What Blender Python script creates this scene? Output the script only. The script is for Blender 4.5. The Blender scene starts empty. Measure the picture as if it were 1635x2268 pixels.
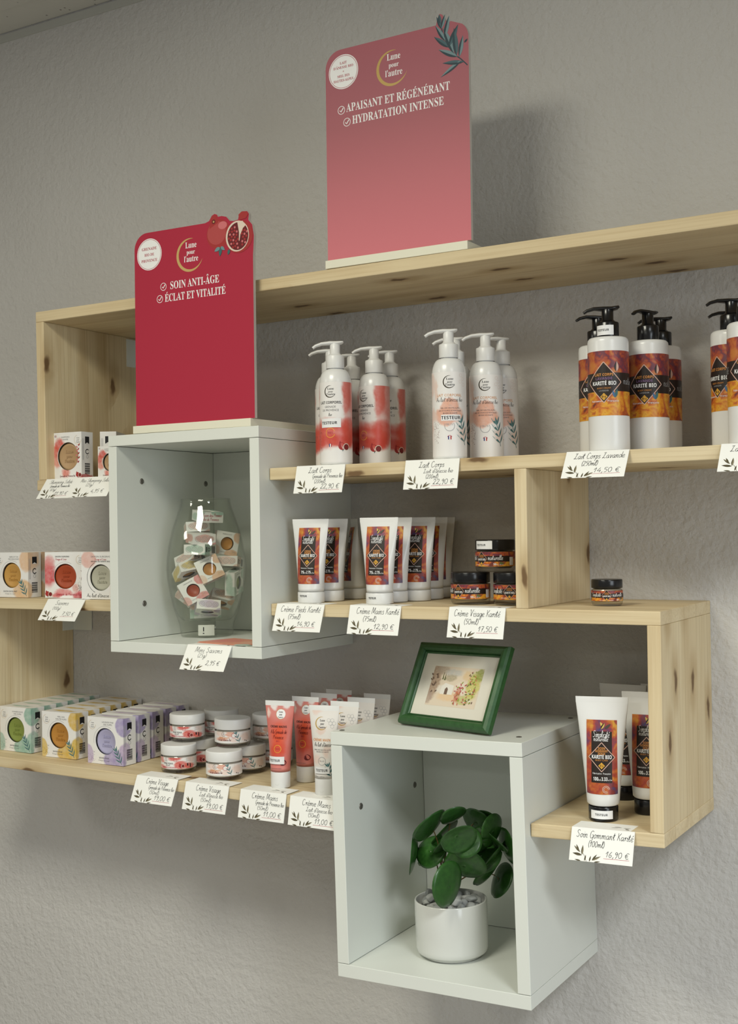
import bpy, bmesh, math, random
from mathutils import Vector, Matrix
PI = math.pi
R = math.radians
random.seed(7)
scene = bpy.context.scene
COL = scene.collection

# ------------------------------------------------------------------ camera
cam = bpy.data.cameras.new('camera')
cam.sensor_fit = 'HORIZONTAL'
cam.sensor_width = 36.0
cam.lens = 36.0 * 2679.9 / 1635
cam.clip_start = 0.02
co = bpy.data.objects.new('camera', cam)
COL.objects.link(co)
r2 = Vector((0.8615, 0.5076, -0.0131)); u2 = Vector((0.0179, -0.0046, 0.9998)); fw = Vector((-0.5075, 0.8616, 0.0130))
m4 = Matrix((r2, u2, -fw)).transposed().to_4x4()
m4.translation = Vector((0.9579, -1.7383, 1.5464))
co.matrix_world = m4
scene.camera = co

# ------------------------------------------------------------------ colour management, world, lights
vs = scene.view_settings
vs.view_transform = 'Standard'; vs.look = 'None'; vs.gamma = 1.0; vs.use_curve_mapping = False
vs.exposure = 0.12
scene.cycles.use_denoising = True
scene.cycles.max_bounces = 10
scene.cycles.transparent_max_bounces = 24
w = bpy.data.worlds.new('world'); scene.world = w
w.use_nodes = True
w.node_tree.nodes['Background'].inputs[0].default_value = (1.0, 0.975, 0.90, 1)
w.node_tree.nodes['Background'].inputs[1].default_value = 0.265

def area(name, loc, target, sx, sy, power, color, spread=180):
    l = bpy.data.lights.new(name, 'AREA')
    l.shape = 'RECTANGLE'; l.size = sx; l.size_y = sy; l.energy = power; l.color = color; l.spread = R(spread)
    o = bpy.data.objects.new(name, l); COL.objects.link(o)
    o.location = loc
    o.rotation_euler = (Vector(target) - Vector(loc)).to_track_quat('-Z', 'Y').to_euler()
    return o
# the shop's ceiling panel lamps (one over the aisle, one to each side, a row further back) and weak daylight from a window on the right
area('ceiling_panel_light', (0.0, -1.55, 2.545), (0.0, -1.55, 0), 0.58, 0.58, 24, (1.0, 0.97, 0.82))
area('ceiling_panel_light', (-1.8, -2.2, 2.545), (-1.8, -2.2, 0), 0.58, 0.58, 14, (1.0, 0.97, 0.86))
area('ceiling_panel_light', (1.8, -1.7, 2.545), (1.8, -1.7, 0), 0.58, 0.58, 45, (0.95, 0.985, 1.0), 146)
area('ceiling_panel_light', (0.0, -4.6, 2.545), (0.0, -4.6, 0), 1.6, 0.58, 21, (0.97, 0.985, 0.92))
area('window_daylight', (3.0, -1.9, 1.60), (0.0, 0.0, 1.60), 1.2, 1.2, 4.2, (0.84, 0.93, 1.0), 85)

# ------------------------------------------------------------------ materials
def newmat(name):
    m = bpy.data.materials.new(name); m.use_nodes = True
    return m, m.node_tree, m.node_tree.nodes['Principled BSDF']
MC = {}
def mat(name, c, rough=0.5, spec=0.5, metal=0.0):
    if name in MC: return MC[name]
    m, nt, b = newmat(name)
    b.inputs['Base Color'].default_value = (*c, 1); b.inputs['Roughness'].default_value = rough
    b.inputs['Specular IOR Level'].default_value = spec; b.inputs['Metallic'].default_value = metal
    MC[name] = m
    return m
def srgb(r, g, b):
    f = lambda v: (v / 255 / 12.92) if v / 255 <= 0.04045 else ((v / 255 + 0.055) / 1.055) ** 2.4
    return (f(r), f(g), f(b))
def nd(nt, t, **kw):
    n = nt.nodes.new(t)
    for k, v in kw.items(): setattr(n, k, v)
    return n
def math_(nt, op, a, b=None, c=None):
    n = nd(nt, 'ShaderNodeMath', operation=op)
    for i, v in enumerate((a, b, c)):
        if v is None: continue
        if isinstance(v, (int, float)): n.inputs[i].default_value = v
        else: nt.links.new(v, n.inputs[i])
    return n.outputs[0]
def mix(nt, fac, a, b):
    n = nd(nt, 'ShaderNodeMix', data_type='RGBA')
    for i, v in ((0, fac), (6, a), (7, b)):
        if isinstance(v, (int, float)): n.inputs[i].default_value = v
        elif isinstance(v, tuple): n.inputs[i].default_value = (*v, 1)
        else: nt.links.new(v, n.inputs[i])
    return n.outputs[2]
def ramp(nt, fac, stops):
    n = nd(nt, 'ShaderNodeValToRGB')
    el = n.color_ramp.elements
    while len(el) < len(stops): el.new(0.5)
    for e, (p, c) in zip(el, stops): e.position = p; e.color = (*c, 1)
    nt.links.new(fac, n.inputs[0])
    return n.outputs[0]
def mrange(nt, v, a, b, lo=0.0, hi=1.0, smooth=True):
    n = nd(nt, 'ShaderNodeMapRange', interpolation_type='SMOOTHSTEP' if smooth else 'LINEAR')
    nt.links.new(v, n.inputs[0])
    for i, x in enumerate((a, b, lo, hi)): n.inputs[i + 1].default_value = x
    return n.outputs[0]
def noise(nt, vec, scale, detail=3.0, rough=0.55, dist=0.0):
    n = nd(nt, 'ShaderNodeTexNoise')
    n.inputs['Scale'].default_value = scale; n.inputs['Detail'].default_value = detail
    n.inputs['Roughness'].default_value = rough; n.inputs['Distortion'].default_value = dist
    nt.links.new(vec, n.inputs['Vector'])
    return n
def mapping(nt, vec, scale=(1, 1, 1), loc=(0, 0, 0)):
    n = nd(nt, 'ShaderNodeMapping'); n.inputs['Scale'].default_value = scale; n.inputs['Location'].default_value = loc
    nt.links.new(vec, n.inputs['Vector'])
    return n.outputs[0]

def wood_mat(name, axis):
    m, nt, b = newmat(name)
    tc = nd(nt, 'ShaderNodeTexCoord').outputs['Object']
    sl, sc = (1.6, 26.0)
    gs = (sl, sc, sc) if axis == 'x' else (sc, sc, sl)
    fine = (5.0, 330.0, 330.0) if axis == 'x' else (330.0, 330.0, 5.0)
    n1 = noise(nt, mapping(nt, tc, gs), 1.0, 5, 0.6, 0.6).outputs[0]
    n2 = noise(nt, mapping(nt, tc, fine), 1.0, 2, 0.5).outputs[0]
    n3 = noise(nt, tc, 7.0, 2).outputs[0]
    c = ramp(nt, n1, [(0.28, (0.56, 0.43, 0.245)), (0.5, (0.70, 0.585, 0.375)), (0.75, (0.77, 0.665, 0.455))])
    c = mix(nt, mrange(nt, n2, 0.42, 0.72, 0, 0.30), c, (0.43, 0.31, 0.16))
    c = mix(nt, mrange(nt, n3, 0.35, 0.75, 0, 0.22), c, (0.58, 0.43, 0.24))
    # glued strips about 55 mm wide across the board
    sep = nd(nt, 'ShaderNodeSeparateXYZ'); nt.links.new(tc, sep.inputs[0])
    s = math_(nt, 'MULTIPLY_ADD', sep.outputs[1], 1 / 0.057, 7.35)
    fr = math_(nt, 'FRACT', s)
    joint = math_(nt, 'LESS_THAN', fr, 0.022)
    fl = math_(nt, 'FLOOR', s)
    wn = nd(nt, 'ShaderNodeTexWhiteNoise', noise_dimensions='1D'); nt.links.new(fl, wn.inputs['W'])
    c = mix(nt, math_(nt, 'MULTIPLY', wn.outputs[0], 0.22), c, (0.50, 0.38, 0.22))
    c = mix(nt, math_(nt, 'MULTIPLY', joint, 0.32), c, (0.30, 0.19, 0.08))
    # knots
    wv = noise(nt, tc, 30.0, 2).outputs[1]
    vadd = nd(nt, 'ShaderNodeVectorMath', operation='MULTIPLY_ADD')
    nt.links.new(wv, vadd.inputs[0]); vadd.inputs[1].default_value = (0.012, 0.012, 0.012); nt.links.new(tc, vadd.inputs[2])
    ksep = nd(nt, 'ShaderNodeSeparateXYZ'); nt.links.new(vadd.outputs[0], ksep.inputs[0])
    lng, oth = (ksep.outputs[0], ksep.outputs[2]) if axis == 'x' else (ksep.outputs[2], ksep.outputs[0])
    kc = nd(nt, 'ShaderNodeCombineXYZ'); nt.links.new(math_(nt, 'MULTIPLY_ADD', lng, 5.6, 0.35), kc.inputs[0])
    nt.links.new(math_(nt, 'MULTIPLY_ADD', math_(nt, 'MULTIPLY_ADD', oth, 1.7, ksep.outputs[1]), 13.0, 0.2), kc.inputs[1])
    vo = nd(nt, 'ShaderNodeTexVoronoi', voronoi_dimensions='2D'); vo.inputs['Scale'].default_value = 1.0
    nt.links.new(kc.outputs[0], vo.inputs['Vector'])
    sepc = nd(nt, 'ShaderNodeSeparateColor'); nt.links.new(vo.outputs['Color'], sepc.inputs[0])
    some = math_(nt, 'GREATER_THAN', sepc.outputs[0], 0.62 if axis == 'x' else 0.42)
    halo = math_(nt, 'MULTIPLY', some, mrange(nt, vo.outputs['Distance'], 0.08, 0.36, 0.60, 0))
    core = math_(nt, 'MULTIPLY', some, mrange(nt, vo.outputs['Distance'], 0.05, 0.12, 0.92, 0))
    c = mix(nt, halo, c, (0.40, 0.27, 0.125))
    c = mix(nt, core, c, (0.135, 0.072, 0.030))
    nt.links.new(c, b.inputs['Base Color'])
    b.inputs['Roughness'].default_value = 0.62; b.inputs['Specular IOR Level'].default_value = 0.3
    bp = nd(nt, 'ShaderNodeBump'); bp.inputs['Strength'].default_value = 0.12; bp.inputs['Distance'].default_value = 0.001
    nt.links.new(n2, bp.inputs['Height']); nt.links.new(bp.outputs[0], b.inputs['Normal'])
    return m
WOODX = wood_mat('pine_along_x', 'x')
WOODZ = wood_mat('pine_upright', 'z')

def wall_mat():
    m, nt, b = newmat('textured_wall_paint')
    tc = nd(nt, 'ShaderNodeTexCoord').outputs['Object']
    n1 = noise(nt, tc, 105.0, 4, 0.55).outputs[0]
    n2 = noise(nt, tc, 48.0, 3, 0.5).outputs[0]
    h = math_(nt, 'ADD', math_(nt, 'MULTIPLY', n1, 0.7), math_(nt, 'MULTIPLY', n2, 0.6))
    bp = nd(nt, 'ShaderNodeBump'); bp.inputs['Strength'].default_value = 0.62; bp.inputs['Distance'].default_value = 0.007
    nt.links.new(h, bp.inputs['Height']); nt.links.new(bp.outputs[0], b.inputs['Normal'])
    n3 = noise(nt, tc, 3.0, 3).outputs[0]
    nt.links.new(ramp(nt, n3, [(0.3, (0.555, 0.542, 0.520)), (0.7, (0.588, 0.575, 0.552))]), b.inputs['Base Color'])
    b.inputs['Roughness'].default_value = 0.85; b.inputs['Specular IOR Level'].default_value = 0.2
    return m
WALL = wall_mat()
def ceil_mat():
    m, nt, b = newmat('mineral_ceiling_tile')
    tc = nd(nt, 'ShaderNodeTexCoord').outputs['Object']
    vo = nd(nt, 'ShaderNodeTexVoronoi'); vo.inputs['Scale'].default_value = 70
    nt.links.new(tc, vo.inputs['Vector'])
    sepc = nd(nt, 'ShaderNodeSeparateColor'); nt.links.new(vo.outputs['Color'], sepc.inputs[0])
    k = math_(nt, 'MULTIPLY', math_(nt, 'GREATER_THAN', sepc.outputs[0], 0.55), mrange(nt, vo.outputs['Distance'], 0.10, 0.20, 0.8, 0))
    nt.links.new(mix(nt, k, (0.56, 0.55, 0.50), (0.12, 0.11, 0.10)), b.inputs['Base Color'])
    b.inputs['Roughness'].default_value = 0.95
    return m
CEIL = ceil_mat()

def watercolor(name, base, blobs, nscale=4.0, namp=0.22, rough=0.45, grain=0.25):
    """printed watercolour patches in the part's UV space: blobs are (u, v, ru, rv, colour, softness)"""
    m, nt, b = newmat(name)
    uv = nd(nt, 'ShaderNodeTexCoord').outputs['UV']
    nz = noise(nt, uv, nscale, 4, 0.6)
    sub = nd(nt, 'ShaderNodeVectorMath', operation='SUBTRACT'); nt.links.new(nz.outputs[1], sub.inputs[0]); sub.inputs[1].default_value = (0.5, 0.5, 0.5)
    ma = nd(nt, 'ShaderNodeVectorMath', operation='MULTIPLY_ADD'); nt.links.new(sub.outputs[0], ma.inputs[0])
    ma.inputs[1].default_value = (namp * 2,) * 3; nt.links.new(uv, ma.inputs[2])
    flat = nd(nt, 'ShaderNodeVectorMath', operation='MULTIPLY'); nt.links.new(ma.outputs[0], flat.inputs[0]); flat.inputs[1].default_value = (1, 1, 0)
    g = noise(nt, uv, nscale * 2.2, 5, 0.65).outputs[0]
    c = base
    for (u, v, ru, rv, col, soft) in blobs:
        d = nd(nt, 'ShaderNodeVectorMath', operation='LENGTH')
        nt.links.new(mapping(nt, flat.outputs[0], (1 / ru, 1 / rv, 1), (-u / ru, -v / rv, 0)), d.inputs[0])
        k = mrange(nt, d.outputs['Value'], 1 - soft, 1.0, 1.0, 0.0)
        k = math_(nt, 'MULTIPLY', k, mrange(nt, g, 0.25, 0.75, 1.0 - grain, 1.0))
        c = mix(nt, k, c, col)
    nt.links.new(c, b.inputs['Base Color'])
    b.inputs['Roughness'].default_value = rough
    return m
def painterly(name, seed, top, bottom, scale=2.2, stretch=1.0, rough=0.4):
    m, nt, b = newmat(name)
    uv = nd(nt, 'ShaderNodeTexCoord').outputs['UV']
    st = mapping(nt, uv, (stretch, 1, 1), (seed, seed * 0.7, 0))
    n = noise(nt, st, scale, 3, 0.5, 0.7).outputs[0]; n2 = noise(nt, st, scale * 3.1, 3, 0.6, 1.0).outputs[0]
    n = math_(nt, 'MULTIPLY_ADD', n2, 0.28, math_(nt, 'MULTIPLY_ADD', n, 1.25, -0.27))
    sep = nd(nt, 'ShaderNodeSeparateXYZ'); nt.links.new(uv, sep.inputs[0])
    v = math_(nt, 'MULTIPLY_ADD', n2, 0.22, sep.outputs[1])
    nt.links.new(mix(nt, mrange(nt, v, 0.50, 0.72), ramp(nt, n, bottom), ramp(nt, n, top)), b.inputs['Base Color'])
    b.inputs['Roughness'].default_value = rough
    return m

WHITE_PL = mat('white_plastic', (0.74, 0.74, 0.725), 0.25)
WHITE_CAP = mat('white_cap_plastic', (0.74, 0.74, 0.725), 0.35)
BLACK_PL = mat('black_plastic', (0.006, 0.006, 0.007), 0.22)
MELAMINE = mat('white_melamine', (0.70, 0.725, 0.675), 0.38)
PAPER = mat('white_card_paper', (0.86, 0.86, 0.82), 0.7, 0.2)
STICKER = mat('white_sticker', (0.80, 0.80, 0.80), 0.45)
INK = mat('black_ink', (0.012, 0.012, 0.014), 0.5, 0.3)
INKG = mat('grey_ink', (0.10, 0.10, 0.11), 0.5, 0.3)
INKLT = mat('light_grey_ink', (0.36, 0.36, 0.37), 0.5, 0.3)
INKB = mat('brown_ink', (0.045, 0.035, 0.020), 0.5, 0.3)
INKR = mat('red_ink', (0.42, 0.04, 0.07), 0.5, 0.3)
INKW = mat('white_ink', (0.85, 0.85, 0.85), 0.5, 0.3)
GOLD = mat('gold_ink', (0.50, 0.33, 0.09), 0.35, 0.5)
ORANGE = mat('orange_ink', (0.62, 0.26, 0.06), 0.45, 0.4)
AMBER = mat('amber_ink', (0.78, 0.42, 0.05), 0.45, 0.4)
DARK = mat('dark_brown_ink', (0.020, 0.013, 0.010), 0.4, 0.4)
SAGE = mat('teal_leaf_ink', (0.045, 0.13, 0.13), 0.5, 0.3)
SAGE2 = mat('pale_teal_leaf_ink', (0.15, 0.27, 0.28), 0.5, 0.3)
OLIVE = mat('olive_leaf_ink', (0.085, 0.070, 0.035), 0.6, 0.3)
OLIVE2 = mat('pale_olive_leaf_ink', (0.26, 0.23, 0.15), 0.6, 0.3)
POMR = mat('pomegranate_red_ink', (0.36, 0.03, 0.03), 0.5, 0.3)
POMD = mat('pomegranate_dark_ink', (0.13, 0.012, 0.015), 0.5, 0.3)
POMP = mat('pomegranate_pith_ink', (0.72, 0.60, 0.50), 0.5, 0.3)
POML = mat('pomegranate_pink_ink', (0.60, 0.16, 0.17), 0.5, 0.3)
FRBLUE = mat('flag_blue_ink', (0.02, 0.03, 0.16), 0.5, 0.3)
FRRED = mat('flag_red_ink', (0.40, 0.03, 0.03), 0.5, 0.3)
VIOLET = mat('violet_ink', (0.20, 0.12, 0.24), 0.5, 0.3)
SCREW = mat('dark_screw_metal', (0.20, 0.19, 0.17), 0.4, 0.5, 0.7)
CREAM = mat('white_cream', (0.66, 0.62, 0.55), 0.5)

def glass_shell(name, tint, rough=0.0, refl=1.0, edge=0.74):
    """thin clear glass: straight-through transmission with a Fresnel mirror on top"""
    m = bpy.data.materials.new(name); m.use_nodes = True
    nt = m.node_tree; nt.nodes.clear()
    out = nd(nt, 'ShaderNodeOutputMaterial'); t = nd(nt, 'ShaderNodeBsdfTransparent'); g = nd(nt, 'ShaderNodeBsdfGlossy')
    t.inputs[0].default_value = (*tint, 1); g.inputs['Roughness'].default_value = rough; g.inputs['Color'].default_value = (refl, refl, refl, 1)
    ge = nd(nt, 'ShaderNodeNewGeometry'); dt = nd(nt, 'ShaderNodeVectorMath', operation='DOT_PRODUCT')
    nt.links.new(ge.outputs['Normal'], dt.inputs[0]); nt.links.new(ge.outputs['Incoming'], dt.inputs[1])
    fz = math_(nt, 'SUBTRACT', 1.0, math_(nt, 'ABSOLUTE', dt.outputs['Value']))
    fv = math_(nt, 'MULTIPLY_ADD', math_(nt, 'POWER', fz, 4.0), 0.55, 0.04)
    nt.links.new(mix(nt, math_(nt, 'POWER', fz, 3.0), tint, tuple(q * edge for q in tint)), t.inputs[0])
    mx = nd(nt, 'ShaderNodeMixShader')
    nt.links.new(fv, mx.inputs[0]); nt.links.new(t.outputs[0], mx.inputs[1]); nt.links.new(g.outputs[0], mx.inputs[2])
    nt.links.new(mx.outputs[0], out.inputs[0])
    return m
GLASS = glass_shell('clear_vase_glass', (0.965, 0.975, 0.955))
JARGLASS = glass_shell('clear_jar_glass', (0.86, 0.85, 0.82), 0.02)

# ------------------------------------------------------------------ mesh building
class MB:
    def __init__(s): s.v = []; s.f = []; s.m = []; s.uv = []; s.sm = []; s.mats = []
    def mi(s, m):
        if m not in s.mats: s.mats.append(m)
        return s.mats.index(m)
    def add(s, verts, faces, m, uvs=None, smooth=False):
        b = len(s.v); s.v += [tuple(p) for p in verts]; k = s.mi(m)
        for f in faces:
            s.f.append([b + i for i in f]); s.m.append(k); s.sm.append(smooth)
            s.uv.append([uvs[i] if uvs else (0, 0) for i in f])
    def box(s, x0, x1, y0, y1, z0, z1, m, shear=0.0, lean=0.0, twist=None):
        P = [(x, y, z + shear * x) for z in (z0, z1) for y in (y0, y1) for x in (x0, x1)]
        if lean: P = [(x + lean * (z - z1), y, z) for x, y, z in P]
        s.add(P, [(0, 2, 3, 1), (4, 5, 7, 6), (0, 1, 5, 4), (2, 6, 7, 3), (0, 4, 6, 2), (1, 3, 7, 5)], m)
    def lathe(s, prof, m, n=48, cx=0, cy=0, uvr=None, a0=-PI, a1=PI, cap0=False, cap1=False, smooth=True):
        """profile of (r, z); uvr=(v from z) gives u across the angle range, v along z"""
        full = abs(a1 - a0 - 2 * PI) < 1e-6
        cols = n if full else n + 1
        vs_, uvs = [], []
        z0, z1 = prof[0][1], prof[-1][1]
        for (r, z) in prof:
            for i in range(cols):
                a = a0 + (a1 - a0) * i / n
                vs_.append((cx + r * math.sin(a), cy - r * math.cos(a), z))
                uvs.append((i / n, (z - z0) / (z1 - z0) if z1 != z0 else 0))
        fs = []
        for j in range(len(prof) - 1):
            for i in range(n):
                i2 = (i + 1) % cols
                fs.append((j * cols + i, j * cols + i2, (j + 1) * cols + i2, (j + 1) * cols + i))
        s.add(vs_, fs, m, uvs, smooth)
        if cap0: s.add([vs_[i] for i in range(cols)], [tuple(reversed(range(cols)))], m)
        if cap1: s.add(vs_[-cols:], [tuple(range(cols))], m)
    def loft(s, rings, m, caps=True, smooth=True):
        n = len(rings[0]); V = [p for r in rings for p in r]; F = []
        for j in range(len(rings) - 1):
            for i in range(n):
                k = (i + 1) % n
                F.append((j * n + i, j * n + k, (j + 1) * n + k, (j + 1) * n + i))
        s.add(V, F, m, None, smooth)
        if caps:
            s.add(rings[0], [tuple(reversed(range(n)))], m); s.add(rings[-1], [tuple(range(n))], m)
    def mesh(s, name):
        me = bpy.data.meshes.new(name)
        me.from_pydata(s.v, [], s.f)
        for m in s.mats: me.materials.append(m)
        me.polygons.foreach_set('material_index', s.m)
        me.polygons.foreach_set('use_smooth', s.sm)
        ul = me.uv_layers.new(name='UVMap')
        flat = [c for f in s.uv for q in f for c in q]
        ul.data.foreach_set('uv', flat)
        me.update()
        return me
    def build(s, name, parent=None, bevel=0.0, seg=2, loc=None):
        o = bpy.data.objects.new(name, s.mesh(name)); COL.objects.link(o)
        if parent: o.parent = parent
        if loc: o.location = loc
        if bevel:
            b = o.modifiers.new('bevel', 'BEVEL'); b.width = bevel; b.segments = seg; b.limit_method = 'ANGLE'; b.angle_limit = R(35)
        return o

def tag(o, label, cat, group=None, kind=None):
    if label: o['label'] = label
    if cat: o['category'] = cat
    if group: o['group'] = group
    if kind: o['kind'] = kind
    return o
def thing(name, loc, label, cat, group=None, rz=0.0):
    o = bpy.data.objects.new(name, None); COL.objects.link(o)
    o.empty_display_size = 0.02
    o.location = loc; o.rotation_euler = (0, 0, rz)
    return tag(o, label, cat, group)
def kids(o): return [c for c in bpy.data.objects if c.parent == o]
KID = {}
def dup(root, loc, label, rz=0.0, group=None):
    """a copy of a thing with copies of its parts and their sub-parts"""
    def cp(o, par):
        c = o.copy(); COL.objects.link(c)
        if par: c.parent = par
        if o not in KID: KID[o] = kids(o)
        for k in KID[o]: cp(k, c)
        return c
    r = cp(root, None)
    r.location = loc; r.rotation_euler = (0, 0, rz); r['label'] = label
    if group: r['group'] = group
    return r
class Maker:
    """first call places the prototype itself, later calls place copies"""
    def __init__(s, fn): s.fn = fn; s.first = None
    def __call__(s, loc, label, rz=0.0, group=None):
        if s.first is None:
            o = s.fn(); s.first = o; o.location = loc; o.rotation_euler = (0, 0, rz); o['label'] = label
            if group: o['group'] = group
            return o
        return dup(s.first, loc, label, rz, group)

# ------------------------------------------------------------------ lettering
FC = bpy.data.curves.new('type', 'FONT'); FO = bpy.data.objects.new('type', FC); FC.resolution_u = 2
ACC = {'É': 'E', 'È': 'E', 'Â': 'A', 'À': 'A', 'é': 'e', 'è': 'e', 'â': 'a', 'Ê': 'E', 'ç': 'c'}
def fchar(c, font):
    base = {'serif': (0x1D400, 0x1D41A, 0x1D7CE), 'bold': (0x1D5D4, 0x1D5EE, 0x1D7EC), 'italic': (0x1D434, 0x1D44E, 0x30)}.get(font)
    if not base: return c
    if 'A' <= c <= 'Z': return chr(base[0] + ord(c) - 65)
    if 'a' <= c <= 'z': return chr(base[1] + ord(c) - 97) if not (font == 'italic' and c == 'h') else '\u210e'
    if '0' <= c <= '9': return chr(base[2] + ord(c) - 48)
    return c
def raw(sx):
    FC.body = sx
    me = bpy.data.meshes.new_from_object(FO)
    V = [(v.co.x, v.co.y) for v in me.vertices]; F = [tuple(p.vertices) for p in me.polygons]
    bpy.data.meshes.remove(me)
    return V, F
HHW = max(p[0] for p in raw('HH')[0])
GL = {}
def glyph(c, font):
    k = (c, font)
    if k in GL: return GL[k]
    b = c if font == 'sans' else ACC.get(c, c)
    f = fchar(b, font)
    adv = max(p[0] for p in raw('H' + f + 'H')[0]) - HHW
    V, F = ([], []) if c == ' ' else raw(f)
    V = list(V); F = list(F)
    if c != b:
        xs = [p[0] for p in V]; xc = (min(xs) + max(xs)) / 2; yt = max(p[1] for p in V) + 0.05; n = len(V)
        if c == 'Â' or c == 'â' or c == 'Ê':
            V += [(xc - .16, yt), (xc - .06, yt), (xc + .05, yt + .16), (xc - .05, yt + .16), (xc + .16, yt), (xc + .06, yt)]
            F += [(n, n + 1, n + 2, n + 3), (n + 5, n + 4, n + 2, n + 3)]
        elif c in 'Ééà' and c != 'à':
            V += [(xc - .06, yt), (xc + .02, yt), (xc + .16, yt + .15), (xc + .03, yt + .15)]; F += [(n, n + 1, n + 2, n + 3)]
        elif c in 'ÈÀè':
            V += [(xc + .06, yt), (xc - .02, yt), (xc - .16, yt + .15), (xc - .03, yt + .15)]; F += [(n + 3, n + 2, n + 1, n)]
    GL[k] = (V, F, adv)
    return GL[k]

HAND = {
 'a': (11, '9 8 6 10 2 8 1 4 3 0 6 1 9 8 8 3 9 0 11 1'), 'b': (9, '0 2 4 10 5 19 3 20 2 14 2 3 4 0 7 2 8 6 5 9 3 7'),
 'c': (9, '8 8 5 10 2 8 1 4 3 0 6 0 9 2'), 'd': (11, '8 8 5 10 2 8 1 4 3 0 6 1 9 10 10 20 9 8 9 2 11 0'),
 'e': (9, '1 4 5 5 8 8 5 10 2 8 1 4 3 0 6 0 9 2'), 'f': (7, '1 0 4 12 6 20 4 21 3 12 2 -2 0 -8;0 10 7 10'),
 'g': (10, '9 8 6 10 2 8 1 4 3 1 6 2 9 9 8 -2 6 -9 3 -8 4 -3 10 2'), 'h': (10, '0 2 4 12 5 19 3 20 2 12 1 0 3 7 6 10 8 8 7 2 8 0 10 1'),
 'i': (5, '1 7 3 10 2 3 3 0 5 1;4 14 4 15'), 'l': (6, '0 2 4 12 5 19 3 20 2 12 2 2 4 0 6 2'),
 'm': (16, '1 8 2 10 2 0 3 7 6 10 7 8 7 0 8 7 11 10 13 8 12 2 13 0 15 1'), 'n': (11, '1 8 2 10 2 0 3 7 6 10 8 8 7 2 8 0 10 1'),
 'o': (10, '5 10 2 8 1 4 3 0 6 1 8 5 7 9 5 10 8 8 10 9'), 'p': (9, '1 8 3 10 2 0 1 -9 2 0 3 7 6 10 8 7 7 2 4 0 3 2'),
 'r': (8, '1 7 3 10 3 0 4 7 6 10 8 9'), 's': (8, '7 9 4 10 2 8 6 4 6 1 3 0 1 1'), 't': (8, '1 4 5 19 3 4 4 0 7 2;1 12 8 13'),
 'u': (11, '1 8 2 10 2 3 4 0 7 3 9 10 8 3 9 0 11 1'), 'v': (10, '1 9 3 10 4 1 5 0 8 9 9 10'),
 'A': (12, '0 0 4 10 7 20 9 10 10 0;2 7 10 8'), 'C': (13, '10 17 7 20 3 17 1 9 3 1 7 0 11 3'),
 'G': (13, '11 17 8 20 3 17 1 9 3 1 7 0 11 4 11 9 7 9;11 8 10 -4 6 -8'), 'K': (12, '2 20 3 10 1 0;11 20 6 13 3 10 7 7 9 1 11 0'),
 'L': (13, '2 17 4 19 7 18 9 20 7 17 5 9 3 2 0 1 2 0 5 2 8 0 12 2'), 'M': (16, '1 0 3 18 5 20 7 6 8 4 12 19 13 18 13 3 15 0'),
 'P': (13, '2 0 4 19;1 17 6 20 11 18 10 12 4 10'), 'S': (13, '10 17 8 20 4 19 3 14 8 9 9 4 5 0 1 3'), 'V': (13, '0 18 2 20 4 8 5 0 7 8 11 19 13 19'),
 '0': (11, '5 18 2 15 1 8 3 1 6 0 9 5 9 13 7 18 5 18'), '1': (9, '1 10 6 18 5 8 4 0'), '2': (11, '2 14 4 18 8 17 8 12 4 5 1 0 4 1 10 0'),
 '3': (10, '2 16 6 18 8 14 4 10 8 7 7 1 3 0 1 2'), '4': (11, '7 18 4 12 1 5 9 6;8 10 7 0'), '5': (10, '9 18 3 18 2 11 6 11 8 7 6 1 2 0'),
 '6': (10, '7 18 3 12 1 5 3 0 7 2 7 7 3 7'), '7': (11, '1 17 9 18 6 9 4 0;3 9 8 10'), '9': (10, '8 15 5 18 2 14 4 10 8 14 8 15 7 6 4 -2'),
 '€': (13, '11 16 7 18 3 14 2 7 5 0 10 2;0 11 8 11;0 7 8 7'), '(': (6, '5 21 2 13 2 5 5 -3'), ')': (6, '1 21 4 13 4 5 1 -3'),
 ',': (5, '3 2 1 -4'), "'": (4, '3 20 2 15'), ' ': (7, ''), '-': (7, '1 8 6 8')}
for c_, b_, ex in (('é', 'e', '5 13 8 17'), ('è', 'e', '7 13 4 17'), ('â', 'a', '2 13 5 17 8 13'), ('À', 'A', '7 22 4 26')):
    HAND[c_] = (HAND[b_][0], HAND[b_][1] + ';' + ex)
def spline(p, k=3):
    if len(p) < 3: return p
    q = []
    for i in range(len(p) - 1):
        a = p[max(i - 1, 0)]; b = p[i]; c = p[i + 1]; d = p[min(i + 2, len(p) - 1)]
        for j in range(k):
            t = j / k
            q.append(tuple(0.5 * (2 * b[n] + (c[n] - a[n]) * t + (2 * a[n] - 5 * b[n] + 4 * c[n] - d[n]) * t * t + (3 * b[n] - a[n] - 3 * c[n] + d[n]) * t ** 3) for n in (0, 1)))
    q.append(p[-1])
    return q

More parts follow.
